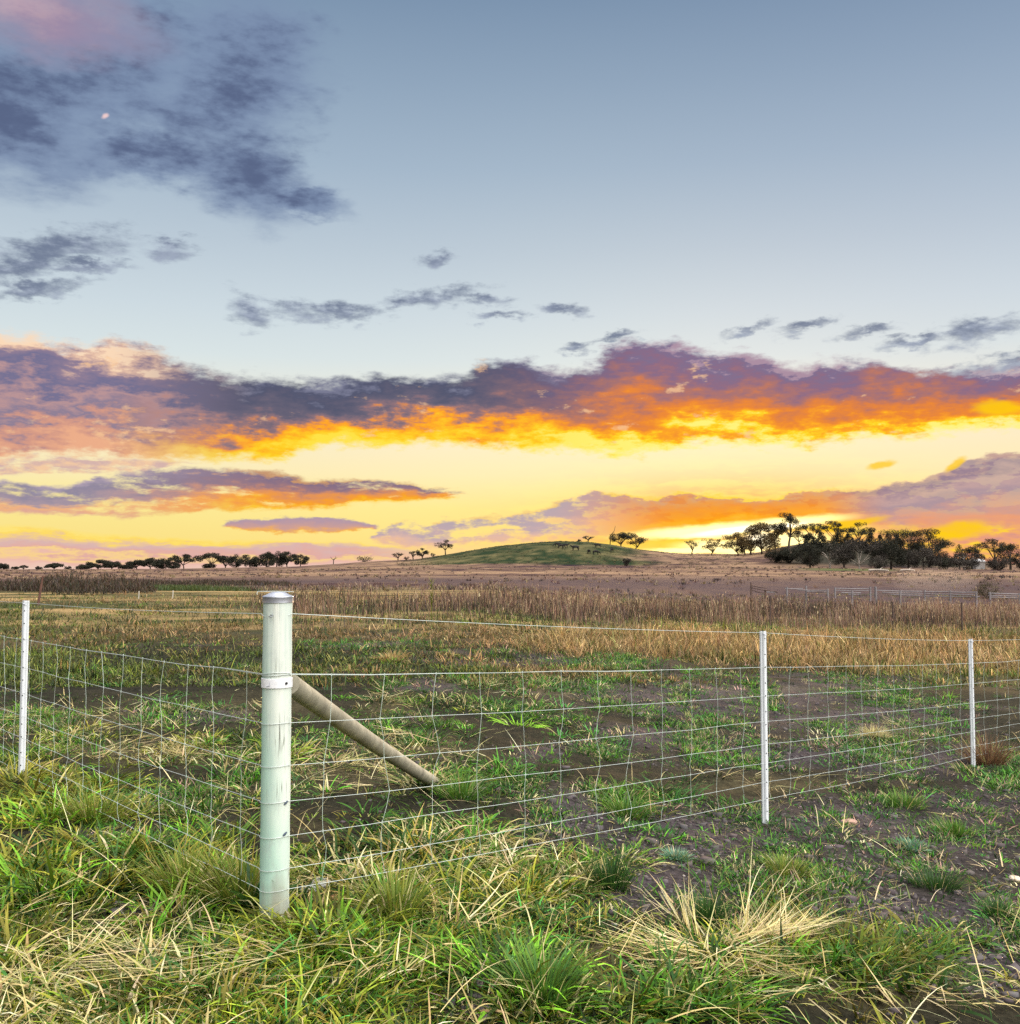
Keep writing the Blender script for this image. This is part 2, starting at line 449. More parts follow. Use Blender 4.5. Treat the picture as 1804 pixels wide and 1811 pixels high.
class MB:
    """Collects verts and faces for ONE mesh."""
    def __init__(self):
        self.v, self.f, self.m = [], [], []

    def add(self, vs, fs, mi=0):
        o = len(self.v)
        self.v.extend([tuple(map(float, p)) for p in vs])
        self.f.extend([tuple(i + o for i in f) for f in fs])
        self.m.extend([mi] * len(fs))
        return self

    def tube(self, pts, rad, n=6, cap=True, mi=0):
        pts = [np.array(p, float) for p in pts]
        if not hasattr(rad, '__len__'):
            rad = [rad] * len(pts)
        vs, fs = [], []
        ref = None
        for i, p in enumerate(pts):
            t = pts[min(i + 1, len(pts) - 1)] - pts[max(i - 1, 0)]
            t = t / (np.linalg.norm(t) + 1e-9)
            if ref is None:
                ref = np.array([0, 0, 1.0]) if abs(t[2]) < 0.9 else np.array([1.0, 0, 0])
            a = np.cross(t, ref); a /= np.linalg.norm(a) + 1e-9
            b = np.cross(t, a)
            ref = -np.cross(t, a) if False else ref
            for k in range(n):
                w = 2 * math.pi * k / n
                vs.append(p + rad[i] * (math.cos(w) * a + math.sin(w) * b))
        for i in range(len(pts) - 1):
            for k in range(n):
                k2 = (k + 1) % n
                fs.append((i * n + k, i * n + k2, (i + 1) * n + k2, (i + 1) * n + k))
        if cap:
            fs.append(tuple(range(n))[::-1])
            fs.append(tuple((len(pts) - 1) * n + k for k in range(n)))
        return self.add(vs, fs, mi)

    def lathe(self, c, prof, n=32, mi=0):
        """prof: (radius, z) pairs bottom to top round a vertical axis through c."""
        c = np.array(c, float)
        vs, fs = [], []
        for r, z in prof:
            for k in range(n):
                w = 2 * math.pi * k / n
                vs.append(c + np.array([r * math.cos(w), r * math.sin(w), z]))
        for i in range(len(prof) - 1):
            for k in range(n):
                k2 = (k + 1) % n
                fs.append((i * n + k, i * n + k2, (i + 1) * n + k2, (i + 1) * n + k))
        fs.append(tuple(range(n))[::-1])
        fs.append(tuple((len(prof) - 1) * n + k for k in range(n)))
        return self.add(vs, fs, mi)

    def box(self, c, size, rot=None, mi=0):
        c = np.array(c, float); s = np.array(size, float) / 2
        vs = [np.array([x, y, z]) * s for x in (-1, 1) for y in (-1, 1) for z in (-1, 1)]
        if rot is not None:
            vs = [rot @ v for v in vs]
        return self.add([c + v for v in vs], [(0, 1, 3, 2), (4, 6, 7, 5), (0, 4, 5, 1), (2, 3, 7, 6), (0, 2, 6, 4), (1, 5, 7, 3)], mi)


def root_of(o):
    while o.parent:
        o = o.parent
    return o


def tag(o, label=None, cat=None, group=None, kind=None):
    if label: o['label'] = label
    if cat: o['category'] = cat
    if group: o['group'] = group
    if kind: o['kind'] = kind
    return o


def thing(name, loc, label, cat, group=None):
    o = bpy.data.objects.new(name, None)
    COL.objects.link(o)
    o.location = loc
    o.empty_display_size = 0.1
    return tag(o, label, cat, group)


def obj(name, mb, mats, parent=None, origin=None, smooth=True):
    if parent is not None:
        off = np.array(root_of(parent).location)
    else:
        off = np.zeros(3) if origin is None else np.array(origin, float)
    me = bpy.data.meshes.new(name)
    me.from_pydata([tuple(np.array(v) - off) for v in mb.v], [], mb.f)
    mats = mats if isinstance(mats, (list, tuple)) else [mats]
    for m in mats:
        me.materials.append(m)
    if len(mats) > 1:
        me.polygons.foreach_set('material_index', mb.m)
    if smooth:
        me.polygons.foreach_set('use_smooth', [True] * len(me.polygons))
        me.set_sharp_from_angle(angle=R(40))
    o = bpy.data.objects.new(name, me)
    COL.objects.link(o)
    if parent is not None:
        o.parent = parent
    else:
        o.location = off
    return o


def quads_mesh(name, verts, quads, colors, mat, parent=None, origin=None, smooth=False):
    """A big mesh of quads straight from arrays; colours are per vertex."""
    off = np.zeros(3)
    if parent is not None:
        off = np.array(root_of(parent).location)
    elif origin is not None:
        off = np.array(origin, float)
    me = bpy.data.meshes.new(name)
    nv, nq = len(verts), len(quads)
    me.vertices.add(nv)
    me.vertices.foreach_set('co', (verts - off).astype(np.float32).ravel())
    me.loops.add(nq * 4)
    me.loops.foreach_set('vertex_index', quads.astype(np.int32).ravel())
    me.polygons.add(nq)
    me.polygons.foreach_set('loop_start', np.arange(0, nq * 4, 4, dtype=np.int32))
    me.polygons.foreach_set('loop_total', np.full(nq, 4, np.int32))
    if smooth:
        me.polygons.foreach_set('use_smooth', np.ones(nq, bool))
    me.update(calc_edges=True)
    if colors is not None:
        a = me.color_attributes.new('tint', 'FLOAT_COLOR', 'POINT')
        c4 = np.ones((nv, 4), np.float32); c4[:, :3] = colors
        a.data.foreach_set('color', c4.ravel())
    me.materials.append(mat)
    o = bpy.data.objects.new(name, me)
    COL.objects.link(o)
    if parent is not None:
        o.parent = parent
    else:
        o.location = off
    return o


# ------------------------------------------------------------------ materials
def material(name):
    m = bpy.data.materials.new(name)
    m.use_nodes = True
    nt = m.node_tree
    b = nt.nodes['Principled BSDF']
    return m, nt, b


def plain(name, col, rough=0.7, metal=0.0, spec=0.3, var=0.25, scale=8.0, bump=0.0, stretch=(1, 1, 1), col2=None):
    m, nt, b = material(name)
    tcn = nt.nodes.new('ShaderNodeTexCoord')
    mp = nt.nodes.new('ShaderNodeMapping'); mp.inputs['Scale'].default_value = stretch
    nt.links.new(tcn.outputs['Object'], mp.inputs[0])
    nz = nt.nodes.new('ShaderNodeTexNoise'); nz.inputs['Scale'].default_value = scale; nz.inputs['Detail'].default_value = 6
    nz.inputs['Roughness'].default_value = 0.65
    nt.links.new(mp.outputs[0], nz.inputs['Vector'])
    rp = nt.nodes.new('ShaderNodeValToRGB')
    c2 = col2 or tuple(c * (1 + var) for c in col)
    rp.color_ramp.elements[0].position = 0.3; rp.color_ramp.elements[1].position = 0.7
    rp.color_ramp.elements[0].color = tuple(c * (1 - var) for c in col) + (1,)
    rp.color_ramp.elements[1].color = tuple(min(1, c) for c in c2) + (1,)
    nt.links.new(nz.outputs[0], rp.inputs[0])
    nt.links.new(rp.outputs[0], b.inputs['Base Color'])
    b.inputs['Roughness'].default_value = rough
    b.inputs['Metallic'].default_value = metal
    b.inputs['Specular IOR Level'].default_value = spec
    if bump:
        bp = nt.nodes.new('ShaderNodeBump'); bp.inputs['Strength'].default_value = bump; bp.inputs['Distance'].default_value = 0.01
        nt.links.new(nz.outputs[0], bp.inputs['Height'])
        nt.links.new(bp.outputs[0], b.inputs['Normal'])
    return m


def leafy(name, trans=0.35, rough=0.55, spec=0.25):
    """Plant blades: colour from the blade's own tint, some light let through."""
    m, nt, b = material(name)
    at_n = nt.nodes.new('ShaderNodeAttribute'); at_n.attribute_name = 'tint'
    nt.links.new(at_n.outputs['Color'], b.inputs['Base Color'])
    b.inputs['Roughness'].default_value = rough
    b.inputs['Specular IOR Level'].default_value = spec
    tr = nt.nodes.new('ShaderNodeBsdfTranslucent')
    nt.links.new(at_n.outputs['Color'], tr.inputs[0])
    mx = nt.nodes.new('ShaderNodeMixShader'); mx.inputs[0].default_value = trans
    nt.links.new(b.outputs[0], mx.inputs[1]); nt.links.new(tr.outputs[0], mx.inputs[2])
    nt.links.new(mx.outputs[0], nt.nodes['Material Output'].inputs[0])
    return m


MAT_BLADE = leafy('grass_blades')
MAT_LEAF = leafy('tree_leaves', 0.12, 0.7, 0.15)


# ------------------------------------------------------------------ zones of the paddock
def spots(X, Y, lst):
    w = np.zeros_like(X)
    for cx, cy, rx, ry in lst:
        w = np.maximum(w, np.exp(-(((X - cx) / rx) ** 2 + ((Y - cy) / ry) ** 2) * 1.2))
    return w


DIRT = [(1230, 1240, 330, 42), (1520, 1265, 260, 45), (1060, 1230, 170, 34), (1330, 1330, 220, 40), (480, 1690, 90, 22), (560, 1760, 120, 22), (880, 1780, 90, 24), (260, 1600, 130, 22), (1180, 1740, 120, 24), (1640, 1500, 260, 90), (1230, 1480, 260, 60),
        (1190, 1570, 170, 60), (1760, 1610, 140, 120), (1430, 1455, 240, 60), (1640, 1620, 150, 60), (1000, 1450, 120, 40), (330, 1268, 90, 16),
        (700, 1142, 180, 6), (1580, 1350, 200, 40), (1000, 1170, 200, 16), (1120, 1300, 130, 30), (740, 1215, 80, 12),
        (1700, 1420, 180, 60), (1450, 1205, 300, 20), (240, 1470, 60, 26), (900, 1330, 70, 20), (1800, 1720, 80, 60), (350, 1420, 60, 22)]
STRAW = [(1380, 1655, 80, 20), (130, 1640, 170, 26), (330, 1705, 240, 24), (730, 1740, 120, 50), (620, 1575, 110, 26), (930, 1545, 70, 24),
         (960, 1215, 170, 26), (1545, 1293, 60, 28), (1280, 1385, 170, 22), (180, 1275, 140, 30), (1480, 1745, 180, 36), (860, 1650, 120, 30),
         (600, 1370, 130, 30), (330, 1330, 220, 30), (720, 1330, 90, 22), (1100, 1690, 130, 36), (640, 1250, 60, 30),
         (420, 1250, 110, 30), (1340, 1220, 120, 10), (100, 1770, 110, 20), (560, 1460, 80, 24), (1640, 1760, 150, 30)]
GREEN = [(330, 1540, 180, 70), (60, 1560, 110, 70), (150, 1420, 150, 60), (1080, 1545, 90, 60), (800, 1480, 160, 60), (960, 1730, 130, 70),
         (700, 1240, 220, 40), (880, 1280, 160, 40), (820, 1390, 120, 40), (1130, 1430, 90, 36), (620, 1690, 160, 60),
         (60, 1680, 120, 60), (1650, 1680, 200, 60), (900, 1590, 220, 60), (460, 1330, 100, 40), (80, 1165, 120, 24), (1250, 1760, 200, 50),
         (760, 1500, 120, 60), (500, 1760, 120, 50), (1720, 1330, 120, 30), (200, 1560, 160, 60)]


def zones(P):
    X, Y = pix(P)
    Xc, Yc = np.clip(X, -200, 2000), np.clip(Y, 1005, 1900)
    x, y = P[:, 0], P[:, 1]
    r = np.hypot(x, y)
    nz = fbm(x / 0.9, y / 0.9, 21, 4)
    nb = fbm(x / 4.0, y / 4.0, 23, 3)
    Xw, Yw = Xc + nb * 260 + nz * 90, Yc + nz * 26 * np.clip((Yc - 1000) / 300, 0.15, 1.3)
    dirt = np.clip(spots(Xw, Yw, DIRT) * 1.15 + nz * 1.5 - 0.20, 0, 1)
    straw = np.clip(spots(Xw, Yw, STRAW) + nz * 0.6, 0, 1)
    green = np.clip(spots(Xw, Yw, GREEN) + nb * 0.7, 0, 1)
    return dict(X=X, Y=Y, dirt=dirt, straw=straw, green=green, nz=nz, nb=nb, r=r)


def tan_strip(X, Y, nb):
    """The strip of dry tan grass beyond the bare patch, widening to the right."""
    top = np.interp(X, [850, 1000, 1300, 1804], [1128, 1120, 1112, 1122]) + nb * 22
    bot = np.interp(X, [850, 1000, 1300, 1804], [1134, 1152, 1180, 1192]) + nb * 30
    return sst(Y, top - 9, top + 9) * (1 - sst(Y, bot - 9, bot + 12)) * sst(X, 820, 1000)


# ------------------------------------------------------------------ ground sheet
def build_ground():
    az = np.radians(np.concatenate([np.arange(-180, -44, 4.0), np.arange(-44, 44.01, 0.28), np.arange(48, 180.1, 4.0)]))
    rr = np.exp(np.linspace(math.log(0.35), math.log(5200), 1280))
    A, Q = np.meshgrid(az, rr)
    x, y = np.sin(A) * Q, np.cos(A) * Q
    z = terrain(x, y)
    P = np.stack([x.ravel(), y.ravel(), z.ravel()], 1)
    nr, nc = A.shape
    i = np.arange(nr - 1)[:, None] * nc + np.arange(nc - 1)[None, :]
    q = np.stack([i, i + 1, i + 1 + nc, i + nc], -1).reshape(-1, 4)
    Z = zones(P)
    X, Y, r = Z['X'], Z['Y'], Z['r']
    fine = fbm(P[:, 0] / 0.12, P[:, 1] / 0.12, 31, 4)[:, None]
    c = np.array([0.016, 0.015, 0.009]) * np.ones((len(P), 3))                     # thatch under living grass
    dirtc = np.array([0.042, 0.034, 0.038])
    c = c + (dirtc - c) * Z['dirt'][:, None]
    c = c + (np.array([0.16, 0.13, 0.06]) - c) * (Z['straw'] * 0.18)[:, None]
    c = c * (1 + fine * 0.9)
    # middle distance: olive, dry and dark streaks
    m = sst(r, 17, 28)[:, None]
    ns = fbm(P[:, 0] / 6, P[:, 1] / 2.2, 41, 5)[:, None]
    olive = np.array([0.040, 0.042, 0.016]) + (np.array([0.22, 0.15, 0.066]) - np.array([0.040, 0.042, 0.016])) * np.clip(ns * 3.4 + 0.40, 0, 1)
    keep = np.clip(1 - Z['dirt'][:, None] * 1.0, 0, 1)
    c = c + (olive - c) * m * keep
    # far field beyond the reeds
    fl = fbm(P[:, 0] / 40, P[:, 1] / 25, 51, 5)[:, None]
    ff = fbm(P[:, 0] / 3, P[:, 1] / 6, 57, 4)[:, None]
    field = np.array([0.084, 0.050, 0.036]) + np.array([0.075, 0.050, 0.026]) * np.clip(fl * 3.2 + ff * 3.4 + 0.25, -0.95, 1.3)
    dark = np.array([0.046, 0.030, 0.032])
    wd = (1 - sst(r, 120, 190))[:, None] * np.clip(0.75 + fl * 3 + ff * 2, 0, 1)
    field = field + (dark - field) * wd
    k = sst(r, 62, 95)[:, None]
    c = c + (field - c) * k
    # the green hill with its cattle; the dark scrubby bank under the grove
    d = np.maximum(P[:, 1], 1)
    Xa = CX + FPX * P[:, 0] / d
    hz = sst(P[:, 1], 338 + fl[:, 0] * 60, 352 + fl[:, 0] * 60) * sst(Xa, 690, 790) * (1 - sst(Xa + fl[:, 0] * 200, 1080, 1190)) * (P[:, 1] < 520)
    hillc = np.array([0.031, 0.034, 0.012]) + np.array([0.045, 0.032, 0.015]) * np.clip(fl * 3 + ff * 3.6 + 0.15, -0.55, 1.4)
    c = c + (hillc - c) * hz[:, None]
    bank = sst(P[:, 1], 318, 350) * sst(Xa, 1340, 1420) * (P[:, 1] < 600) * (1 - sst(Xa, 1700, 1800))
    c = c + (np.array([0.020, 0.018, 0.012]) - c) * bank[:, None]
    gb = sst(P[:, 1], 230, 250) * (1 - sst(P[:, 1], 285, 300)) * sst(Xa, 1380, 1470) * (1 - sst(Xa, 1560, 1600))
    c = c + (np.array([0.06, 0.075, 0.022]) - c) * (gb * 0.8)[:, None]
    far = sst(P[:, 1], 480, 700)[:, None]
    c = c + (np.array([0.05, 0.045, 0.035]) - c) * far
    m_, nt, b = material('paddock_ground')
    an = nt.nodes.new('ShaderNodeAttribute'); an.attribute_name = 'tint'
    tcn = nt.nodes.new('ShaderNodeTexCoord')
    nz1 = nt.nodes.new('ShaderNodeTexNoise'); nz1.inputs['Scale'].default_value = 28; nz1.inputs['Detail'].default_value = 8; nz1.inputs['Roughness'].default_value = 0.7
    nt.links.new(tcn.outputs['Object'], nz1.inputs['Vector'])
    vo = nt.nodes.new('ShaderNodeTexVoronoi'); vo.inputs['Scale'].default_value = 38
    nt.links.new(tcn.outputs['Object'], vo.inputs['Vector'])
    mr = nt.nodes.new('ShaderNodeMapRange'); mr.inputs['From Min'].default_value = 0.3; mr.inputs['From Max'].default_value = 0.7
    mr.inputs['To Min'].default_value = 0.28; mr.inputs['To Max'].default_value = 2.0
    nt.links.new(nz1.outputs[0], mr.inputs[0])
    mu = nt.nodes.new('ShaderNodeMix'); mu.data_type = 'RGBA'; mu.blend_type = 'MULTIPLY'; mu.inputs[0].default_value = 1
    nt.links.new(an.outputs['Color'], mu.inputs[6]); nt.links.new(mr.outputs[0], mu.inputs[7])
    nt.links.new(mu.outputs[2], b.inputs['Base Color'])
    b.inputs['Roughness'].default_value = 0.95
    b.inputs['Specular IOR Level'].default_value = 0.1
    ad = nt.nodes.new('ShaderNodeMath'); ad.operation = 'MULTIPLY_ADD'; ad.inputs[1].default_value = -0.5
    nt.links.new(vo.outputs['Distance'], ad.inputs[0]); nt.links.new(nz1.outputs[0], ad.inputs[2])
    bp = nt.nodes.new('ShaderNodeBump'); bp.inputs['Strength'].default_value = 0.9; bp.inputs['Distance'].default_value = 0.03
    nt.links.new(ad.outputs[0], bp.inputs['Height']); nt.links.new(bp.outputs[0], b.inputs['Normal'])
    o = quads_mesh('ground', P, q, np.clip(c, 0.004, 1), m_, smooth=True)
    return tag(o, kind='structure')


build_ground()
# ------------------------------------------------------------------ grass
GREENS = np.array([(0.090, 0.210, 0.018), (0.050, 0.140, 0.016), (0.120, 0.230, 0.020), (0.150, 0.230, 0.022), (0.035, 0.090, 0.018), (0.060, 0.180, 0.050), (0.025, 0.065, 0.016)])
YELLOWS = np.array([(0.180, 0.230, 0.018), (0.150, 0.210, 0.016), (0.230, 0.235, 0.024), (0.220, 0.190, 0.026)])
STRAWS = np.array([(0.62, 0.53, 0.24), (0.52, 0.44, 0.19), (0.70, 0.63, 0.37), (0.42, 0.32, 0.13), (0.60, 0.49, 0.26), (0.40, 0.38, 0.15)])
GREENS = GREENS * np.array([0.54, 0.76, 0.48])
YELLOWS = YELLOWS * 0.72
STRAWS = STRAWS * 0.88
TANS = 0.88 * np.array([(0.46, 0.29, 0.11), (0.38, 0.25, 0.10), (0.55, 0.38, 0.17), (0.30, 0.22, 0.09), (0.44, 0.26, 0.13), (0.22, 0.20, 0.06)])


def pick(pal, n, var=0.22):
    c = pal[RNG.integers(0, len(pal), n)]
    return np.clip(c * (1 + RNG.uniform(-var, var, (n, 1))) * (1 + RNG.uniform(-0.08, 0.08, (n, 3))), 0.003, 0.9)


def blades(base, length, width, az, tilt, bend, col, seg=4, roll=None, tipcol=None):
    """Arrays of curved tapering blades -> verts, quads, colours."""
    n = len(base)
    th = tilt[:, None] + bend[:, None] * (np.linspace(0, 1, seg + 1)[None, :] ** 1.3)
    dl = (length / seg)[:, None]
    h = np.concatenate([np.zeros((n, 1)), np.cumsum(np.sin(th[:, :-1]) * dl, 1)], 1)
    v = np.concatenate([np.zeros((n, 1)), np.cumsum(np.cos(th[:, :-1]) * dl, 1)], 1)
    dx, dy = np.sin(az), np.cos(az)
    if roll is None:
        roll = RNG.uniform(-0.6, 0.6, n)
    cr, sr = np.cos(roll), np.sin(roll)
    s = np.linspace(0, 1, seg + 1)
    taper = np.maximum(1 - s ** 2.2, 0.06) * np.where(s < 0.15, 0.8, 1.0)
    hw = 0.5 * width[:, None] * taper[None, :]
    # sideways direction, rolled a little towards the blade's own normal
    sxv, syv = dy, -dx
    P = np.stack([base[:, None, 0] + dx[:, None] * h, base[:, None, 1] + dy[:, None] * h, base[:, None, 2] + v], -1)
    S = np.stack([(sxv * cr)[:, None] * np.ones_like(h), (syv * cr)[:, None] * np.ones_like(h), sr[:, None] * np.ones_like(h)], -1)
    L, Q = P - S * hw[..., None], P + S * hw[..., None]
    verts = np.stack([L, Q], 2).reshape(n, -1, 3)
    nv = 2 * (seg + 1)
    b = (np.arange(n) * nv)[:, None] + np.arange(seg)[None, :] * 2
    quads = np.stack([b, b + 1, b + 3, b + 2], -1).reshape(-1, 4)
    cc = np.repeat(col[:, None, :], nv, 1)
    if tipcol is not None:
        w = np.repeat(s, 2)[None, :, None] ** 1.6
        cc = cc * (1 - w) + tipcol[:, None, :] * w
    return verts.reshape(-1, 3), quads, cc.reshape(-1, 3)


class Grass:
    def __init__(self):
        self.V, self.Q, self.C, self.n = [], [], [], 0

    def add(self, *a, **k):
        v, q, c = blades(*a, **k)
        self.V.append(v); self.Q.append(q + self.n); self.C.append(c); self.n += len(v)

    def build(self, name, mat=None, **k):
        return quads_mesh(name, np.concatenate(self.V), np.concatenate(self.Q), np.concatenate(self.C), mat or MAT_BLADE, **k)


def sampleXY(n, y0, y1, x0=-480, x1=2300, power=1.0):
    X = RNG.uniform(x0, x1, n)
    Y = y0 + (y1 - y0) * RNG.uniform(0, 1, n) ** power
    return X, Y


def around(P, n_each, radius):
    idx = np.repeat(np.arange(len(P)), n_each)
    a = RNG.uniform(0, 2 * math.pi, len(idx)); r = np.sqrt(RNG.uniform(0, 1, len(idx))) * np.repeat(radius, n_each)
    B = P[idx].copy()
    B[:, 0] += np.cos(a) * r; B[:, 1] += np.sin(a) * r
    B[:, 2] = terrain(B[:, 0], B[:, 1]) - 0.006
    return B, idx, np.arctan2(np.cos(a), np.sin(a)), r / np.maximum(np.repeat(radius, n_each), 1e-4)


def near_grass():
    g = Grass()
    # tufts of living grass
    X, Y = sampleXY(13800, 1185, 1990, power=1.25)
    P = hit(X, Y); Z = zones(P)
    keepp = np.clip(0.32 + 0.65 * Z['green'] - np.interp(Z['Y'], [1330, 1470], [0.36, 0.75]) * Z['dirt'] - 0.12 * Z['straw'] + 2.8 * Z['nz'] + 0.15 * (1 - sst(Z['X'], 700, 1000)), 0.10, 1)
    ok = RNG.uniform(0, 1, len(P)) < keepp
    P = P[ok]; Z = {k: v[ok] for k, v in Z.items()}
    n = len(P)
    size = np.clip(RNG.lognormal(-0.2, 0.5, n), 0.3, 2.2) * (0.7 + 0.75 * Z['green']) * (1 - 0.6 * Z['dirt'])
    rad = 0.085 * size
    ne = np.clip((22 * size).astype(int), 7, 52)
    B, idx, ao, rr = around(P, ne, rad)
    m = len(B)
    L = 0.085 * size[idx] * RNG.uniform(0.4, 1.25, m)
    tuft = pick(GREENS, n, 0.3)
    yel = RNG.uniform(0, 1, n) < np.clip(0.20 + 1.6 * Z['nb'], 0.04, 0.6)
    tuft[yel] = pick(YELLOWS, yel.sum(), 0.25)
    tuft = tuft * np.clip(RNG.lognormal(0.0, 0.6, (n, 1)), 0.25, 2.3)
    tint = tuft[idx] * RNG.uniform(0.7, 1.35, (m, 1))
    dp = fbm(P[:, 0] / 0.7, P[:, 1] / 0.7, 131, 3)
    dry = RNG.uniform(0, 1, m) < np.clip(0.04 + 0.25 * Z['straw'] + 1.3 * dp, 0.02, 0.7)[idx]
    tint[dry] = pick(STRAWS, dry.sum())
    tip = tint * RNG.uniform(1.0, 1.7, (m, 1)) + np.array([0.03, 0.02, 0.0])
    g.add(B, L, RNG.uniform(0.0045, 0.0105, m) * np.sqrt(size[idx]), ao + RNG.normal(0, 0.5, m), 0.25 + rr * 0.75 + RNG.uniform(0, 0.4, m), RNG.uniform(0.2, 1.6, m), tint * 0.75, seg=4, tipcol=np.clip(tip, 0, 0.9))  # blade roots tinted darker towards the ground, shade put into the colour
    # short turf between
    X, Y = sampleXY(144000, 1190, 1990, power=1.2)
    P = hit(X, Y); Z = zones(P)
    keepp = np.clip(0.07 - 0.35 * Z['dirt'] + 2.3 * Z['nz'] + 0.25 * Z['green'], 0.03, 1)
    ok = RNG.uniform(0, 1, len(P)) < keepp
    P = P[ok]; Z = {k: v[ok] for k, v in Z.items()}
    m = len(P); P[:, 2] -= 0.004
    tint = pick(GREENS, m, 0.3)
    dry = RNG.uniform(0, 1, m) < np.clip(0.10 + 0.4 * Z['straw'] - 0.3 * Z['green'] + 0.8 * Z['nb'], 0.04, 0.8)
    tint[dry] = pick(STRAWS, dry.sum()) * 0.85
    g.add(P, RNG.uniform(0.02, 0.07, m) * (1 + 0.5 * Z['green']), RNG.uniform(0.003, 0.006, m), RNG.uniform(0, 6.28, m), RNG.uniform(0.1, 1.1, m), RNG.uniform(0.0, 1.4, m), tint * 0.85, seg=3)
    return tag(g.build('grass'), 'short living grass in uneven tufts between the bare soil patches', 'grass', kind='stuff')


def straw_litter():
    g = Grass()
    # swathes: stems lying the same way
    X, Y = sampleXY(2700, 1200, 1990, power=1.05)
    P = hit(X, Y); Z = zones(P)
    ok = RNG.uniform(0, 1, len(P)) < np.clip(0.02 + np.interp(Z['Y'], [1400, 1560], [1.0, 0.6]) * Z['straw'] - 0.4 * Z['dirt'] + 1.3 * fbm(P[:, 0] / 0.7, P[:, 1] / 0.7, 131, 3), 0.02, 1)
    P = P[ok]; Z = {k: v[ok] for k, v in Z.items()}
    n = len(P)
    ne = np.clip((2 + 7 * Z['straw'] * RNG.uniform(0.2, 1.4, n)).astype(int), 2, 12)
    B, idx, ao, rr = around(P, ne, RNG.uniform(0.03, 0.14, n))
    m = len(B)
    main = (fbm(P[:, 0] / 1.5, P[:, 1] / 1.5, 77, 2) * 12 + RNG.normal(0, 0.6, n))[idx]
    B[:, 2] += RNG.uniform(0.01, 0.06, m) * (0.5 + Z['straw'][idx])
    L = RNG.uniform(0.07, 0.30, m) * (0.7 + 0.5 * Z['straw'][idx])
    g.add(B, L, RNG.uniform(0.0030, 0.0072, m), main + RNG.normal(0, 0.4, m), RNG.uniform(1.2, 1.6, m), RNG.uniform(-0.5, 0.45, m), pick(STRAWS, m) * 1.08, seg=5)
    # odd long single stalks, arched and crossing
    X, Y = sampleXY(1700, 1230, 1990, power=1.0)
    P = hit(X, Y); Z = zones(P)
    ok = RNG.uniform(0, 1, len(P)) < np.clip(0.5 + 0.5 * Z['straw'] - 0.25 * Z['dirt'], 0.2, 1)
    P = P[ok]; m = len(P)
    P[:, 2] += RNG.uniform(0.0, 0.07, m)
    g.add(P, RNG.uniform(0.10, 0.38, m), RNG.uniform(0.0030, 0.0062, m), RNG.uniform(0, 6.28, m), RNG.uniform(0.7, 1.5, m), RNG.uniform(0.0, 1.2, m), np.clip(pick(STRAWS, m) * 1.32, 0, 0.85), seg=6)
    return tag(g.build('straw'), 'pale dead grass stems lying matted and crossed over the turf', 'dry grass', kind='stuff')


def ground_weeds():
    """Low mats of small weeds and sparse dead wisps that break up the bare soil."""
    g = Grass()
    X, Y = sampleXY(140000, 1125, 1850, x0=-300, power=1.15)
    P = hit(X, Y); Z = zones(P)
    sc = 0.16 + 0.030 * P[:, 1]
    pn = fbm(P[:, 0] / sc, P[:, 1] / sc, 121, 4)
    ok = (RNG.uniform(0, 1, len(P)) < np.clip(0.22 + 3.0 * pn, 0.05, 1) * np.interp(Z['Y'], [1370, 1470], [1, 0.30])) & (Z['dirt'] > 0.10)
    P = P[ok]; Z = {k: v[ok] for k, v in Z.items()}
    n = len(P)
    d = P[:, 1]
    size = np.clip(RNG.lognormal(-0.1, 0.5, n), 0.3, 2.2) * (0.8 + 0.04 * d)
    B, idx, ao, rr = around(P, np.full(n, 12), 0.065 * size)
    m = len(B)
    pal = np.concatenate([GREENS, GREENS, np.array([(0.11, 0.14, 0.05), (0.16, 0.16, 0.05), (0.07, 0.10, 0.05), (0.20, 0.17, 0.09), (0.42, 0.34, 0.18), (0.24, 0.15, 0.12)])])
    tint = (pick(pal, n, 0.3) * np.clip(RNG.lognormal(0, 0.4, (n, 1)), 0.4, 1.9))[idx] * RNG.uniform(0.6, 1.4, (m, 1))
    g.add(B, RNG.uniform(0.022, 0.058, m) * size[idx], RNG.uniform(0.006, 0.011, m) * (0.7 + 0.05 * d[idx]), ao + RNG.normal(0, 0.6, m), RNG.uniform(0.5, 1.35, m), RNG.uniform(0, 0.8, m), tint * 0.95, seg=2, tipcol=np.clip(tint * 1.4, 0, 0.9))
    # short broken bits of straw lying on the soil
    X, Y = sampleXY(4200, 1165, 1850, x0=0, power=1.1)
    P = hit(X, Y); Z = zones(P)
    ok = Z['dirt'] > 0.2
    P = P[ok]; m = len(P); P[:, 2] += 0.006
    g.add(P, RNG.uniform(0.03, 0.13, m), RNG.uniform(0.0025, 0.005, m) * (0.6 + 0.07 * P[:, 1]), RNG.uniform(0, 6.28, m), RNG.uniform(1.35, 1.6, m), RNG.uniform(-0.2, 0.1, m), pick(STRAWS, m) * 0.8, seg=2)
    return tag(g.build('ground_weeds'), 'low mats of small weeds spread over the bare soil', 'weeds', kind='stuff')


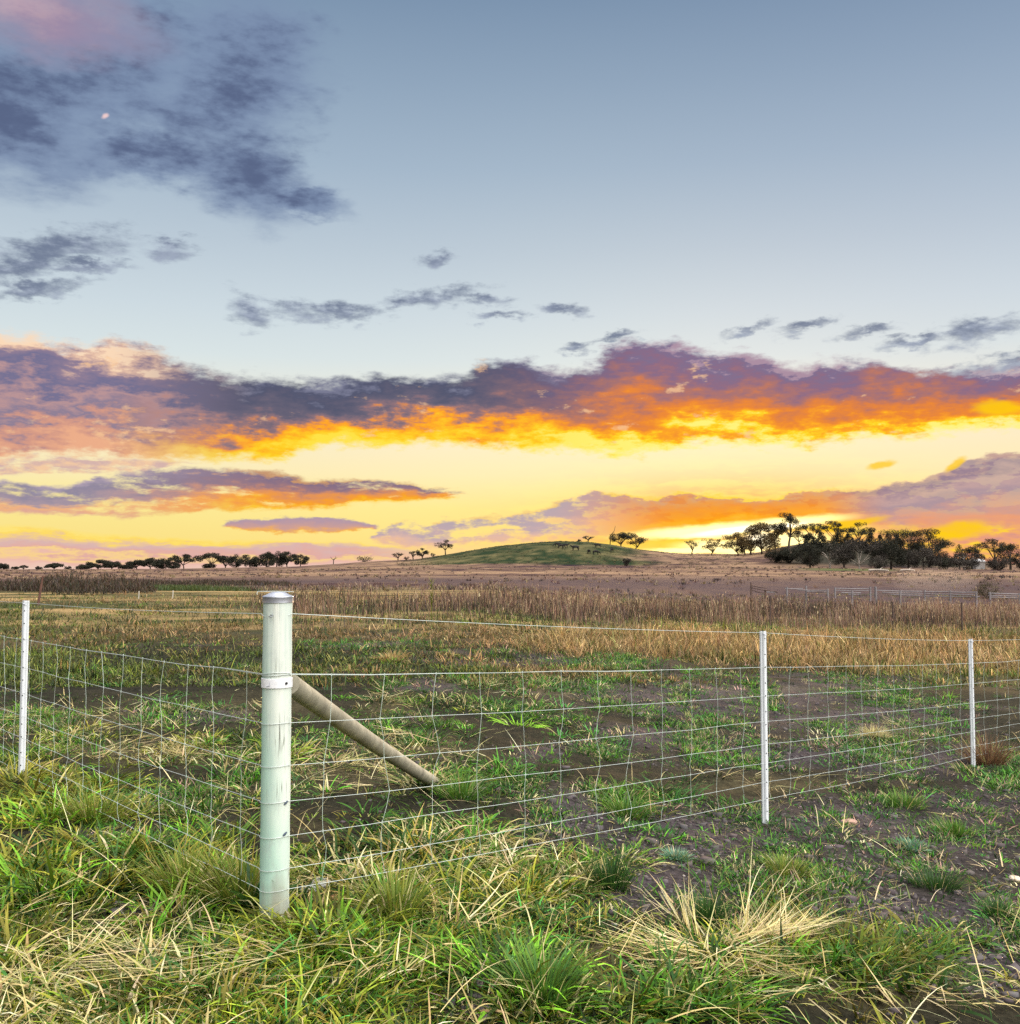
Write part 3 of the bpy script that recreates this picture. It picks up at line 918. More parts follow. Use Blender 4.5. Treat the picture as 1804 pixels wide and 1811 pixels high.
def mid_grass():
    g = Grass()
    X, Y = sampleXY(36000, 1050, 1215, power=1.0)
    P = hit(X, Y); Z = zones(P)
    ts = tan_strip(Z['X'], Z['Y'], Z['nb'] * 1.5)
    ns = fbm(P[:, 0] / 2.6, P[:, 1] / 2.6, 61, 4)
    ns2 = fbm(P[:, 0] / 7, P[:, 1] / 3.5, 67, 4)
    keepp = np.clip(0.62 - 0.9 * Z['dirt'] * (1 - ts) + 2.4 * ns, 0.05, 1)
    keepp = np.maximum(keepp, ts * np.clip(0.9 + 1.5 * ns, 0.3, 1))
    ok = RNG.uniform(0, 1, len(P)) < keepp
    P, ts, ns, ns2 = P[ok], ts[ok], ns[ok], ns2[ok]
    Z = {k: v[ok] for k, v in Z.items()}
    n = len(P)
    dist = P[:, 1]
    c_ol = pick(np.array([(0.11, 0.13, 0.026), (0.060, 0.095, 0.020), (0.18, 0.18, 0.045), (0.040, 0.065, 0.018), (0.17, 0.21, 0.030), (0.030, 0.045, 0.018), (0.10, 0.16, 0.022)]), n, 0.3)
    c_dry = pick(TANS, n, 0.3)
    dry = RNG.uniform(0, 1, n) < np.clip(0.28 + 3.6 * ns2 + 0.40 * sst(dist, 22, 40), 0.03, 0.92)
    tint = np.where(dry[:, None], c_dry * 0.85, c_ol)
    gs = np.exp(-((Z['Y'] - np.interp(Z['X'], [700, 900, 1380, 1804], [1086, 1100, 1112, 1118])) / 7) ** 2) * sst(Z['X'], 720, 800) + spots(Z['X'], Z['Y'], [(80, 1165, 120, 20), (1650, 1196, 200, 11), (860, 1088, 60, 8), (1750, 1240, 110, 30), (1560, 1104, 240, 12)])
    keep_t = 1
    gsel = RNG.uniform(0, 1, n) < np.clip(gs * 0.9, 0, 0.85)
    tint[gsel] = pick(np.array([(0.15, 0.21, 0.03), (0.20, 0.22, 0.04), (0.10, 0.16, 0.03)]), gsel.sum())
    tsel = RNG.uniform(0, 1, n) < ts * np.clip(0.85 + 2.2 * ns, 0.25, 0.97)
    tint[tsel] = pick(TANS, tsel.sum()) * 1.1
    size = np.clip(RNG.lognormal(-0.1, 0.45, n), 0.35, 2.2)
    B, idx, ao, rr = around(P, np.full(n, 8), (0.06 + dist * 0.0052) * size)
    m = len(B)
    d2 = dist[idx]
    L = (0.055 + 0.0030 * np.minimum(d2, 30)) * size[idx] * RNG.uniform(0.4, 1.2, m) * (1 + 1.0 * ts[idx])
    w = 0.0065 + d2 * 0.00046
    tint = tint * np.clip(RNG.lognormal(-0.32, 0.5, (n, 1)), 0.22, 1.7)
    tt_ = tint[idx] * RNG.uniform(0.65, 1.35, (m, 1))
    g.add(B, L, w * RNG.uniform(0.6, 1.4, m), ao + RNG.normal(0, 0.7, m), RNG.uniform(0.2, 1.2, m) * (1 - 0.3 * ts[idx]), RNG.uniform(0, 1.3, m), tt_ * 0.75, seg=3, tipcol=np.clip(tt_ * 1.2, 0, 0.9))  # roots darkened here too, ground shade carried in the blade tint
    return tag(g.build('paddock_grass'), 'olive and tan grass covering the paddock behind the fence', 'grass', kind='stuff')


def reeds():
    """The belt of tall dry grass and weeds across the middle of the paddock."""
    g = Grass()
    n = 120000
    dep = 21 + (78 - 21) * RNG.uniform(0, 1, n) ** 1.15
    X = RNG.uniform(180, 2080, n)
    x = (X - CX) / FPX * dep
    # near edge of the belt moves back towards the right
    nb = fbm(x / 5, dep / 5, 81, 4)
    edge0 = np.interp(X, [180, 420, 520, 800, 1100, 1400, 1804, 2080], [40, 30, 24, 26, 31, 35, 36, 36]) + nb * 16 + fbm(x / 1.7, dep / 2.5, 89, 3) * 9
    far_ = np.interp(X, [180, 800, 1100, 1400, 2080], [44, 45, 52, 62, 66]) + nb * 10
    p = sst(dep, edge0 - 3, edge0 + 7) * (1 - sst(dep, far_ - 4, far_ + 3)) * np.clip(0.70 + nb * 3.2, 0.08, 1) * np.maximum(sst(X, 400, 540), 0.10)
    ok = RNG.uniform(0, 1, n) < p
    x, dep, X, nb, edge0 = x[ok], dep[ok], X[ok], nb[ok], edge0[ok]
    n = len(x)
    B = np.stack([x, dep, terrain(x, dep) - 0.02], 1)
    tall = np.interp(X, [180, 480, 700, 1000, 1804], [0.34, 0.55, 0.56, 0.68, 0.92])
    L = tall * RNG.uniform(0.45, 1.2, n) * (1 + fbm(x / 1.6, dep / 3, 85, 3) * 1.5) * (0.45 + 0.55 * sst(dep, edge0, edge0 + 9))
    pal = 0.9 * np.array([(0.36, 0.22, 0.15), (0.44, 0.29, 0.18), (0.30, 0.17, 0.125), (0.14, 0.085, 0.080), (0.37, 0.25, 0.19), (0.20, 0.15, 0.085), (0.48, 0.37, 0.22)])
    tint = pick(pal, n, 0.3)
    dk = RNG.uniform(0, 1, n) < np.clip(0.35 + fbm(x / 3, dep / 4, 83, 3) * 3.0 + 0.30 * (X < 720), 0.05, 0.85)
    tint[dk] = pick(np.array([(0.070, 0.048, 0.042), (0.050, 0.048, 0.028), (0.095, 0.060, 0.058), (0.075, 0.070, 0.030)]), dk.sum())
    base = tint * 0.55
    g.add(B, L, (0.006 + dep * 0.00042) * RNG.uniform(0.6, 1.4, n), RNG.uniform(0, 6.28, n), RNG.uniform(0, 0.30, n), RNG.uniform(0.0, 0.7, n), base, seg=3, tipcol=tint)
    # seed heads on some stems
    k = RNG.uniform(0, 1, n) < 0.16
    m = k.sum()
    H = B[k].copy(); H[:, 2] += L[k] * 0.86
    g.add(H, RNG.uniform(0.06, 0.16, m), 0.012 + dep[k] * 0.0006, RNG.uniform(0, 6.28, m), RNG.uniform(0, 0.4, m), RNG.uniform(0, 0.5, m), pick(np.array([(0.11, 0.06, 0.05), (0.20, 0.12, 0.08), (0.42, 0.33, 0.2)]), m), seg=2)
    return tag(g.build('tall_dry_grass'), 'belt of tall brown seeding grass across the middle of the paddock', 'tall grass', kind='stuff')


def far_tufts():
    """Rough dead tussocks dotted over the far field, thinning out up the slope."""
    g = Grass()
    n = 6500
    dep = 70 + 280 * RNG.uniform(0, 1, n) ** 1.5
    X = RNG.uniform(-250, 2050, n)
    x = (X - CX) / FPX * dep
    ok = RNG.uniform(0, 1, n) < np.clip(0.45 + fbm(x / 18, dep / 18, 91, 3) * 2.6, 0.03, 1)
    x, dep = x[ok], dep[ok]
    P = np.stack([x, dep, terrain(x, dep)], 1)
    B, idx, ao, rr = around(P, np.full(len(P), 7), np.full(len(P), 0.35))
    m = len(B)
    t1 = pick(np.array([(0.16, 0.10, 0.075), (0.10, 0.065, 0.062), (0.24, 0.17, 0.11), (0.065, 0.05, 0.045), (0.20, 0.15, 0.08)]), len(P))[idx]
    g.add(B, RNG.uniform(0.12, 0.42, m), 0.03 + B[:, 1] * 0.0009, ao, RNG.uniform(0.1, 0.7, m), RNG.uniform(0, 0.9, m), t1 * RNG.uniform(0.7, 1.2, (m, 1)), seg=2)
    # rougher feed on the green hill
    n = 2600
    dep = RNG.uniform(338, 430, n); X = RNG.uniform(700, 1320, n)
    x = (X - CX) / FPX * dep
    ok = RNG.uniform(0, 1, n) < np.clip(0.5 + fbm(x / 9, dep / 12, 97, 3) * 3, 0.03, 1)
    P = np.stack([x[ok], dep[ok], terrain(x[ok], dep[ok])], 1)
    B, idx, ao, rr = around(P, np.full(len(P), 5), np.full(len(P), 0.6))
    m = len(B)
    t1 = pick(np.array([(0.040, 0.042, 0.014), (0.070, 0.062, 0.024), (0.026, 0.030, 0.012), (0.095, 0.070, 0.034)]), len(P))[idx]
    g.add(B, RNG.uniform(0.08, 0.24, m), RNG.uniform(0.25, 0.5, m), ao, RNG.uniform(0.2, 0.9, m), RNG.uniform(0, 0.9, m), t1, seg=2)
    return tag(g.build('field_tussocks'), 'rough brown tussocks scattered over the far field', 'tussocks', kind='stuff')


def thicket():
    """Dark low weed thickets on the left in front of the far paddock."""
    g = Grass()
    spots_ = [(150, 1012, 62, 1.45, 6.5), (190, 1012, 56, 1.1, 5.0), (105, 1012, 66, 1.35, 3.2), (70, 1012, 66, 1.0, 5.0), (30, 1015, 75, 0.7, 8.0), (250, 1014, 80, 0.6, 7.0), (340, 1014, 85, 0.5, 9.0), (-60, 1015, 80, 0.7, 9.0), (430, 1014, 90, 0.45, 9.0)]
    for X, _, dep, h, rx in spots_:
        c = ground(X, dep)
        n = int(3400 * rx / 6)
        a, r = RNG.uniform(0, 6.28, n), np.sqrt(RNG.uniform(0, 1, n))
        x, y = c[0] + np.cos(a) * r * rx * 0.5, c[1] + np.sin(a) * r * rx * 0.7
        env = h * (1 - r ** 2) ** 0.5 * np.clip(0.85 + fbm(x / 0.9, y / 0.9, 95, 3) * 1.4, 0.3, 1.4)
        B = np.stack([x, y, terrain(x, y) + env * RNG.uniform(0, 0.75, n)], 1)
        g.add(B, RNG.uniform(0.1, 0.4, n), RNG.uniform(0.025, 0.06, n), RNG.uniform(0, 6.28, n), RNG.uniform(0, 0.9, n), RNG.uniform(0, 0.8, n),
              pick(np.array([(0.040, 0.030, 0.022), (0.060, 0.036, 0.030), (0.032, 0.034, 0.018), (0.085, 0.060, 0.035)]), n, 0.3), seg=2)
    return tag(g.build('weed_thicket'), 'dark tangled weeds along the gully at the left', 'weeds', kind='stuff')


def green_strip():
    g = Grass()
    n = 7000
    dep = RNG.uniform(62, 76, n); X = RNG.normal(300, 62, n)
    x = (X - CX) / FPX * dep
    B = np.stack([x, dep, terrain(x, dep)], 1)
    g.add(B, RNG.uniform(0.15, 0.42, n), np.full(n, 0.045), RNG.uniform(0, 6.28, n), RNG.uniform(0.1, 0.7, n), RNG.uniform(0, 0.8, n), pick(np.array([(0.045, 0.075, 0.02), (0.065, 0.09, 0.025), (0.04, 0.055, 0.018)]), n), seg=2)
    return tag(g.build('lush_grass'), 'strip of fresh green grass along the gully', 'grass', kind='stuff')


def pebbles():
    """Small stones and clods on the bare soil."""
    X, Y = sampleXY(32000, 1190, 1990, x0=0, x1=2300, power=1.2)
    P = hit(X, Y); Z = zones(P)
    ok = RNG.uniform(0, 1, len(P)) < np.clip(Z['dirt'] * 1.1 + 0.04, 0, 1)
    P = P[ok]; n = len(P)
    cube = np.array([(x, y, z) for x in (-1, 1) for y in (-1, 1) for z in (-1, 1)], float)
    fq = np.array([(0, 1, 3, 2), (4, 6, 7, 5), (0, 4, 5, 1), (2, 3, 7, 6), (0, 2, 6, 4), (1, 5, 7, 3)])
    s = np.clip(RNG.lognormal(-5.1, 0.65, n), 0.002, 0.026)
    V = cube[None] * (s[:, None, None] * RNG.uniform(0.55, 1.3, (n, 1, 3))) * RNG.uniform(0.6, 1.2, (n, 8, 1))
    a = RNG.uniform(0, 6.28, n); ca, sa = np.cos(a)[:, None], np.sin(a)[:, None]
    V = np.stack([V[..., 0] * ca - V[..., 1] * sa, V[..., 0] * sa + V[..., 1] * ca, V[..., 2] * 0.7], -1) + P[:, None, :]
    Q = (np.arange(n) * 8)[:, None, None] + fq[None]
    pal = np.array([(0.075, 0.062, 0.064), (0.12, 0.10, 0.095), (0.055, 0.045, 0.047), (0.24, 0.21, 0.20), (0.10, 0.075, 0.07), (0.045, 0.037, 0.038), (0.06, 0.05, 0.05)])
    tint = pick(pal, n)
    big = s > 0.0085
    tint[big] = pick(pal[[0, 2, 5, 6]], big.sum())
    C = np.repeat(tint[:, None, :], 8, 1)
    m, nt, b = material('stones'); an = nt.nodes.new('ShaderNodeAttribute'); an.attribute_name = 'tint'
    nt.links.new(an.outputs['Color'], b.inputs['Base Color']); b.inputs['Roughness'].default_value = 0.9
    o = quads_mesh('gravel', V.reshape(-1, 3), Q.reshape(-1, 4), C.reshape(-1, 3), m, smooth=True)
    return tag(o, 'small stones and clods on the bare soil', 'stones', kind='stuff')


near_grass(); straw_litter(); ground_weeds(); mid_grass(); reeds(); far_tufts(); thicket(); green_strip(); pebbles()
# ------------------------------------------------------------------ the fence
MAT_WIRE = plain('galvanised_wire', (0.46, 0.51, 0.49), 0.5, 0.2, 0.5, 0.12, 30)
MAT_STAY = plain('dull_wire', (0.46, 0.54, 0.48), 0.55, 0.2, 0.5, 0.3, 12)
MAT_STEEL = plain('galvanised_steel', (0.58, 0.61, 0.64), 0.6, 0.0, 0.5, 0.10, 14, 0.1, (1, 1, 0.4))
MAT_CAP = plain('zinc_cap', (0.46, 0.48, 0.54), 0.4, 0.75, 0.5, 0.25, 25, 0.1)
MAT_HOLE = plain('shadowed_hole', (0.03, 0.03, 0.03), 0.9, 0, 0.1)
MAT_BRACE = plain('weathered_timber', (0.27, 0.25, 0.19), 0.85, 0, 0.2, 0.35, 9, 0.4, (1, 1, 1))


def post_timber():
    """Pale treated pine: streaks along the grain, drying cracks and a green preservative stain."""
    m, nt, b = material('treated_pine')
    L = nt.links.new
    tcn = nt.nodes.new('ShaderNodeTexCoord')
    mp = nt.nodes.new('ShaderNodeMapping'); mp.inputs['Scale'].default_value = (26, 26, 1.1)
    L(tcn.outputs['Object'], mp.inputs[0])
    n1_ = nt.nodes.new('ShaderNodeTexNoise'); n1_.inputs['Scale'].default_value = 1.0; n1_.inputs['Detail'].default_value = 7; n1_.inputs['Roughness'].default_value = 0.62
    L(mp.outputs[0], n1_.inputs['Vector'])
    rp = nt.nodes.new('ShaderNodeValToRGB')
    st_ = [(0.25, (0.32, 0.40, 0.36)), (0.42, (0.50, 0.57, 0.52)), (0.55, (0.60, 0.64, 0.58)), (0.75, (0.68, 0.68, 0.63))]
    e = rp.color_ramp.elements
    while len(e) < 4: e.new(0.5)
    for el, (p, c) in zip(e, st_): el.position = p; el.color = c + (1,)
    L(n1_.outputs[0], rp.inputs[0])
    # green stain: stronger low down and towards the left
    sp = nt.nodes.new('ShaderNodeSeparateXYZ'); L(tcn.outputs['Object'], sp.inputs[0])
    n2_ = nt.nodes.new('ShaderNodeTexNoise'); n2_.inputs['Scale'].default_value = 7; n2_.inputs['Detail'].default_value = 5
    mp2 = nt.nodes.new('ShaderNodeMapping'); mp2.inputs['Scale'].default_value = (1.6, 1.6, 0.5); L(tcn.outputs['Object'], mp2.inputs[0]); L(mp2.outputs[0], n2_.inputs['Vector'])
    a = nt.nodes.new('ShaderNodeMath'); a.operation = 'MULTIPLY_ADD'; a.inputs[1].default_value = -7.0; a.inputs[2].default_value = -0.10
    L(sp.outputs[0], a.inputs[0])
    zf = nt.nodes.new('ShaderNodeMapRange'); zf.inputs['From Min'].default_value = 1.1; zf.inputs['From Max'].default_value = 0.2
    zf.inputs['To Min'].default_value = 0.0; zf.inputs['To Max'].default_value = 0.62
    L(sp.outputs[2], zf.inputs[0])
    s1 = nt.nodes.new('ShaderNodeMath'); s1.operation = 'ADD'; L(a.outputs[0], s1.inputs[0]); L(zf.outputs[0], s1.inputs[1])
    s2 = nt.nodes.new('ShaderNodeMath'); s2.operation = 'MULTIPLY_ADD'; s2.inputs[1].default_value = 1.5; av = nt.nodes.new('ShaderNodeMath'); av.operation = 'ADD'; L(n2_.outputs[0], av.inputs[0]); L(n1_.outputs[0], av.inputs[1])
    s2.inputs[1].default_value = 0.9; L(av.outputs[0], s2.inputs[0]); L(s1.outputs[0], s2.inputs[2])
    s3 = nt.nodes.new('ShaderNodeMapRange'); s3.interpolation_type = 'SMOOTHSTEP'; s3.inputs['From Min'].default_value = 0.75; s3.inputs['From Max'].default_value = 1.55; s3.inputs['To Max'].default_value = 0.62
    L(s2.outputs[0], s3.inputs[0])
    mx = nt.nodes.new('ShaderNodeMix'); mx.data_type = 'RGBA'; L(s3.outputs[0], mx.inputs[0]); L(rp.outputs[0], mx.inputs[6]); mx.inputs[7].default_value = (0.24, 0.50, 0.40, 1)
    # cracks
    mp3 = nt.nodes.new('ShaderNodeMapping'); mp3.inputs['Scale'].default_value = (34, 34, 0.9); mp3.inputs['Location'].default_value = (3.3, 1.7, 0); L(tcn.outputs['Object'], mp3.inputs[0])
    n3_ = nt.nodes.new('ShaderNodeTexNoise'); n3_.inputs['Scale'].default_value = 1; n3_.inputs['Detail'].default_value = 3; n3_.inputs['Distortion'].default_value = 0.3; L(mp3.outputs[0], n3_.inputs['Vector'])
    ab = nt.nodes.new('ShaderNodeMath'); ab.operation = 'SUBTRACT'; ab.inputs[1].default_value = 0.5; L(n3_.outputs[0], ab.inputs[0])
    ab2 = nt.nodes.new('ShaderNodeMath'); ab2.operation = 'ABSOLUTE'; L(ab.outputs[0], ab2.inputs[0])
    cr = nt.nodes.new('ShaderNodeMapRange'); cr.inputs['From Min'].default_value = 0.002; cr.inputs['From Max'].default_value = 0.012; cr.inputs['To Min'].default_value = 1; cr.inputs['To Max'].default_value = 0
    L(ab2.outputs[0], cr.inputs[0])
    n4_ = nt.nodes.new('ShaderNodeTexNoise'); n4_.inputs['Scale'].default_value = 5; L(tcn.outputs['Object'], n4_.inputs['Vector'])
    g4 = nt.nodes.new('ShaderNodeMapRange'); g4.inputs['From Min'].default_value = 0.5; g4.inputs['From Max'].default_value = 0.62; L(n4_.outputs[0], g4.inputs[0])
    cm = nt.nodes.new('ShaderNodeMath'); cm.operation = 'MULTIPLY'; L(cr.outputs[0], cm.inputs[0]); L(g4.outputs[0], cm.inputs[1])
    mx2 = nt.nodes.new('ShaderNodeMix'); mx2.data_type = 'RGBA'; L(cm.outputs[0], mx2.inputs[0]); L(mx.outputs[2], mx2.inputs[6]); mx2.inputs[7].default_value = (0.16, 0.17, 0.14, 1)
    md = nt.nodes.new('ShaderNodeMath'); md.operation = 'MULTIPLY_ADD'; md.inputs[1].default_value = -0.70; L(n2_.outputs[0], md.inputs[0]); L(sp.outputs[2], md.inputs[2])
    mr_ = nt.nodes.new('ShaderNodeMapRange'); mr_.inputs['From Min'].default_value = -0.22; mr_.inputs['From Max'].default_value = -0.42; mr_.inputs['To Max'].default_value = 0.75; L(md.outputs[0], mr_.inputs[0])
    mx3 = nt.nodes.new('ShaderNodeMix'); mx3.data_type = 'RGBA'; L(mr_.outputs[0], mx3.inputs[0]); L(mx2.outputs[2], mx3.inputs[6]); mx3.inputs[7].default_value = (0.24, 0.20, 0.14, 1)
    # grey weathered blotches and fly specks
    n5_ = nt.nodes.new('ShaderNodeTexNoise'); n5_.inputs['Scale'].default_value = 22; n5_.inputs['Detail'].default_value = 8; n5_.inputs['Roughness'].default_value = 0.75
    mp5 = nt.nodes.new('ShaderNodeMapping'); mp5.inputs['Scale'].default_value = (1, 1, 0.35); L(tcn.outputs['Object'], mp5.inputs[0]); L(mp5.outputs[0], n5_.inputs['Vector'])
    r5 = nt.nodes.new('ShaderNodeMapRange'); r5.inputs['From Min'].default_value = 0.52; r5.inputs['From Max'].default_value = 0.70; r5.inputs['To Max'].default_value = 0.55; L(n5_.outputs[0], r5.inputs[0])
    mx4 = nt.nodes.new('ShaderNodeMix'); mx4.data_type = 'RGBA'; L(r5.outputs[0], mx4.inputs[0]); L(mx3.outputs[2], mx4.inputs[6]); mx4.inputs[7].default_value = (0.34, 0.38, 0.36, 1)
    L(mx4.outputs[2], b.inputs['Base Color'])
    b.inputs['Roughness'].default_value = 0.75; b.inputs['Specular IOR Level'].default_value = 0.25
    bp = nt.nodes.new('ShaderNodeBump'); bp.inputs['Strength'].default_value = 0.35; bp.inputs['Distance'].default_value = 0.004
    L(n1_.outputs[0], bp.inputs['Height']); L(bp.outputs[0], b.inputs['Normal'])
    return m


MAT_POST = post_timber()

S0 = at(485, 1605, 4.19)
S0 = np.array([S0[0], S0[1], S0[2]])
RAD = 0.0585
S_TOP = at(494, 1056, 4.19)[2]


def ring(mb, c, r, z, rad, n=28, a0=0.0, a1=2 * math.pi, wob=0.0):
    k = np.linspace(a0, a1, n)
    mb.tube([np.array([c[0] + r * math.sin(a), c[1] - r * math.cos(a), z + wob * math.sin(3 * a)]) for a in k], rad, 6)


def corner_post():
    t = thing('corner_post', S0, 'thick pale green-stained timber corner post with grey metal cap and diagonal brace', 'fence post')
    c = S0.copy()
    mb = MB()
    zt = S_TOP - c[2]
    prof = [(RAD * (1 + 0.012 * math.sin(k * 1.7)), z) for k, z in enumerate(np.linspace(-0.35, zt, 24))]
    mb.lathe(c, prof, 40)
    obj('pole', mb, MAT_POST, t)
    # cap: skirt, rim and low cone
    mb = MB()
    rc_ = RAD * 1.02
    mb.lathe(c, [(rc_ + 0.0015, zt - 0.022), (rc_ + 0.0028, zt - 0.0215), (rc_ + 0.0022, zt - 0.002), (rc_ + 0.0035, zt + 0.001), (rc_ + 0.0025, zt + 0.004),
                 (RAD * 0.80, zt + 0.010), (RAD * 0.58, zt + 0.0175), (RAD * 0.42, zt + 0.0208), (0.004, zt + 0.0218)], 40)
    cap = obj('cap', mb, MAT_CAP, t)
    # pull-wire laid across the cap
    mb = MB()
    mb.tube([c + [-0.082, -0.004, zt + 0.0232], c + [-0.02, -0.002, zt + 0.0238], c + [0.05, 0.0, zt + 0.0222], c + [0.064, 0.001, zt + 0.021]], 0.0012, 5)
    mb.tube([c + [-0.082, -0.004, zt + 0.0232], c + [-0.085, -0.005, zt + 0.016], c + [-0.084, -0.005, zt + 0.010]], 0.0016, 5)
    obj('cap_wire', mb, MAT_WIRE, cap)
    # galvanised strap holding the brace
    zs0, zs1 = at(488, 1217, 4.15)[2] - c[2], at(488, 1200, 4.15)[2] - c[2]
    mb = MB()
    r0, r1 = RAD + 0.0006, RAD + 0.0042
    mb.lathe(c, [(r0, zs0), (r1, zs0 + 0.001), (r1, zs1 - 0.001), (r0, zs1)], 40)
    st_ = obj('strap', mb, plain('strap_steel', (0.74, 0.75, 0.78), 0.5, 0.1, 0.5, 0.15, 30, 0.15), t)
    mb = MB()
    ang = R(48)
    pb = c + np.array([math.sin(ang) * r1, -math.cos(ang) * r1, (zs0 + zs1) / 2])
    mb.tube([pb, pb + np.array([math.sin(ang), -math.cos(ang), 0]) * 0.004], 0.0055, 10)
    obj('bolt', mb, MAT_HOLE, st_)
    mb = MB()
    pb = c + np.array([math.sin(-0.33) * r1, -math.cos(0.33) * r1, (zs0 + zs1) / 2])
    mb.tube([pb + [-0.010, 0, -0.010], pb + [0.004, -0.002, -0.008], pb + [0.006, -0.001, 0.006], pb + [0.012, 0.003, 0.012]], 0.0012, 5)
    obj('stamped_mark', mb, plain('dull_mark', (0.35, 0.36, 0.42), 0.6), st_)
    # brace running back and down into the paddock
    foot = hit1(768, 1384)
    top = c + np.array([RAD * 0.72, RAD * 0.75, (zs0 + zs1) / 2 - 0.012])
    d = foot - top
    mb = MB()
    k = np.linspace(0, 1.06, 9)
    mb.tube([top + d * s + np.array([0, 0, -0.012 * math.sin(s * 3.1)]) for s in k], [0.0435 - 0.004 * s for s in k], 20)
    obj('brace', mb, MAT_BRACE, t)
    # staple over the top wire
    mb = MB()
    zw = at(494, 1086, 4.13)[2]
    p = np.array([c[0] - 0.012, c[1] - RAD - 0.002, zw - 0.001])
    mb.tube([p + [-0.006, 0.004, -0.004], p + [-0.006, -0.004, -0.007], p + [0.003, -0.005, -0.009], p + [0.006, -0.004, -0.003], p + [0.006, 0.004, 0.001]], 0.0017, 6)
    obj('staple', mb, MAT_CAP, t)
    # tie-offs: dark knots of wire on the face of the post
    for ang_, Y in ((0.95, 1421), (0.90, 1476)):
        mb = MB()
        z = at(500, Y, 4.14)[2]
        p = c + np.array([math.sin(ang_) * (RAD + 0.004), -math.cos(ang_) * (RAD + 0.004), 0]); p[2] = z
        mb.tube([p + [-0.008, -0.003, -0.008], p, p + [0.006, 0.004, 0.006]], [0.003, 0.005, 0.003], 8)
        obj('wire_knot', mb, plain('dark_wire', (0.06, 0.08, 0.12), 0.6, 0.3), t)


corner_post()


def steel_post(base, top_z, label, yaw):
    """Galvanised pressed-steel dropper: shallow ridged channel with punched holes."""
    t = thing('steel_post', base, label, 'fence post', 'galvanised steel posts along the wire fence')
    w, dp = 0.024, 0.016
    prof = [(-w, 0.004), (-w + 0.003, -0.003), (-w * 0.45, -0.006), (-w * 0.28, -0.013), (0.0, -dp), (w * 0.28, -0.013), (w * 0.45, -0.006), (w - 0.003, -0.003), (w, 0.004)]
    back = [(x * 0.97, y + 0.0045) for x, y in prof[::-1]]
    loop = prof + back
    ca, sa = math.cos(yaw), math.sin(yaw)
    mb = MB()
    H = top_z - base[2]
    zs = [-0.3, H]
    vs, n = [], len(loop)
    for z in zs:
        for x, y in loop:
            vs.append(base + np.array([x * ca - y * sa, x * sa + y * ca, z]))
    fs = [(k, (k + 1) % n, n + (k + 1) % n, n + k) for k in range(n)]
    # end caps as quads between front and back skins
    half = len(prof)
    for o_ in (0, n):
        for k in range(half - 1):
            q = (o_ + k, o_ + k + 1, o_ + n - 2 - k, o_ + n - 1 - k)
            fs.append(q if o_ else q[::-1])
    mb.add(vs, fs)
    obj('channel', mb, MAT_STEEL, t, smooth=False)
    z = 0.06
    k = 0
    while z < H - 0.03:
        mb = MB()
        p = base + np.array([0, 0, z]) + np.array([0.0035 * ca + (dp + 0.0008) * sa, 0.0035 * sa - (dp + 0.0008) * ca, 0])
        mb.tube([p, p + np.array([0.002 * -sa, 0.002 * ca, 0])], 0.0042, 8)
        obj('bolt_hole', mb, MAT_HOLE, t)
        z += (0.085, 0.105)[k % 2]; k += 1
    # the wire clip at the top
    mb = MB()
    p = base + np.array([0.004 * ca + (dp + 0.002) * sa, 0.004 * sa - (dp + 0.002) * ca, H - 0.022])
    mb.tube([p + [-0.012, -0.001, 0.003], p + [0.002, -0.003, 0.0], p + [0.010, -0.001, -0.007]], 0.0028, 6)
    obj('wire_clip', mb, MAT_CAP, t)
    return t


L1 = at(38, 1357, 6.98)
R1 = at(1354, 1440, 6.9)
R2 = at(1722, 1352, 9.79)
L1T, R1T, R2T = at(44, 1062, 6.98)[2], at(1345, 1116, 6.9)[2], at(1714, 1130, 9.79)[2]
for p in (L1, R1, R2):
    p[2] = min(p[2], float(terrain(p[0], p[1])) + 0.02)
steel_post(L1, L1T, 'pale steel post at the left edge of the fence, beside the leaning dark stake', R(-8))
steel_post(R1, R1T, 'white steel post in bare ground, the nearer of the two right of the corner post', R(14))
steel_post(R2, R2T, 'smaller white steel post at far right beside a dead brown weed', R(16))
L2 = L1 + (L1 - S0) * np.array([1, 1, 0]); L2[2] = float(terrain(L2[0], L2[1]))
R3 = R2 + np.array([2.75, 2.65, 0]); R3[2] = float(terrain(R3[0], R3[1])) + 0.02

# the ends of each wire at every post, from the ground up
WIRE_S = [1578, 1541, 1483, 1421, 1357, 1281, 1195]
zS = [at(490, y, 4.13)[2] for y in WIRE_S]
zR1 = [at(1350, y, 6.88)[2] for y in (1414, 1383, 1350, 1316, 1276, 1231, 1180)]
zR2 = [at(1718, y, 9.77)[2] for y in (1337, 1319, 1294, 1271, 1243, 1209, 1173)]
zL1 = [at(40, y, 6.96)[2] for y in (1366, 1338, 1305, 1267, 1226, 1181, 1131)]
drop = R3[2] - R2[2] + 0.035
zR3 = [z + drop for z in zR2]
zL2 = [z + L2[2] - L1[2] for z in zL1]


def front(p, off):
    """A point just in front (viewer's side) of a post centre."""
    d = np.array([p[0], p[1]]); d = d / np.linalg.norm(d)
    return np.array([p[0] - d[0] * off, p[1] - d[1] * off])


def run(stops, side):
    """Points along a fence run: list of (xy, per-wire heights)."""
    out = []
    for i in range(len(stops) - 1):
        (a, za), (b, zb) = stops[i], stops[i + 1]
        n = 9
        for k in range(n if i < len(stops) - 2 else n + 1):
            s = k / n
            out.append((a + (b - a) * s, np.array(za) + (np.array(zb) - np.array(za)) * s, 4 * s * (1 - s)))
    return out


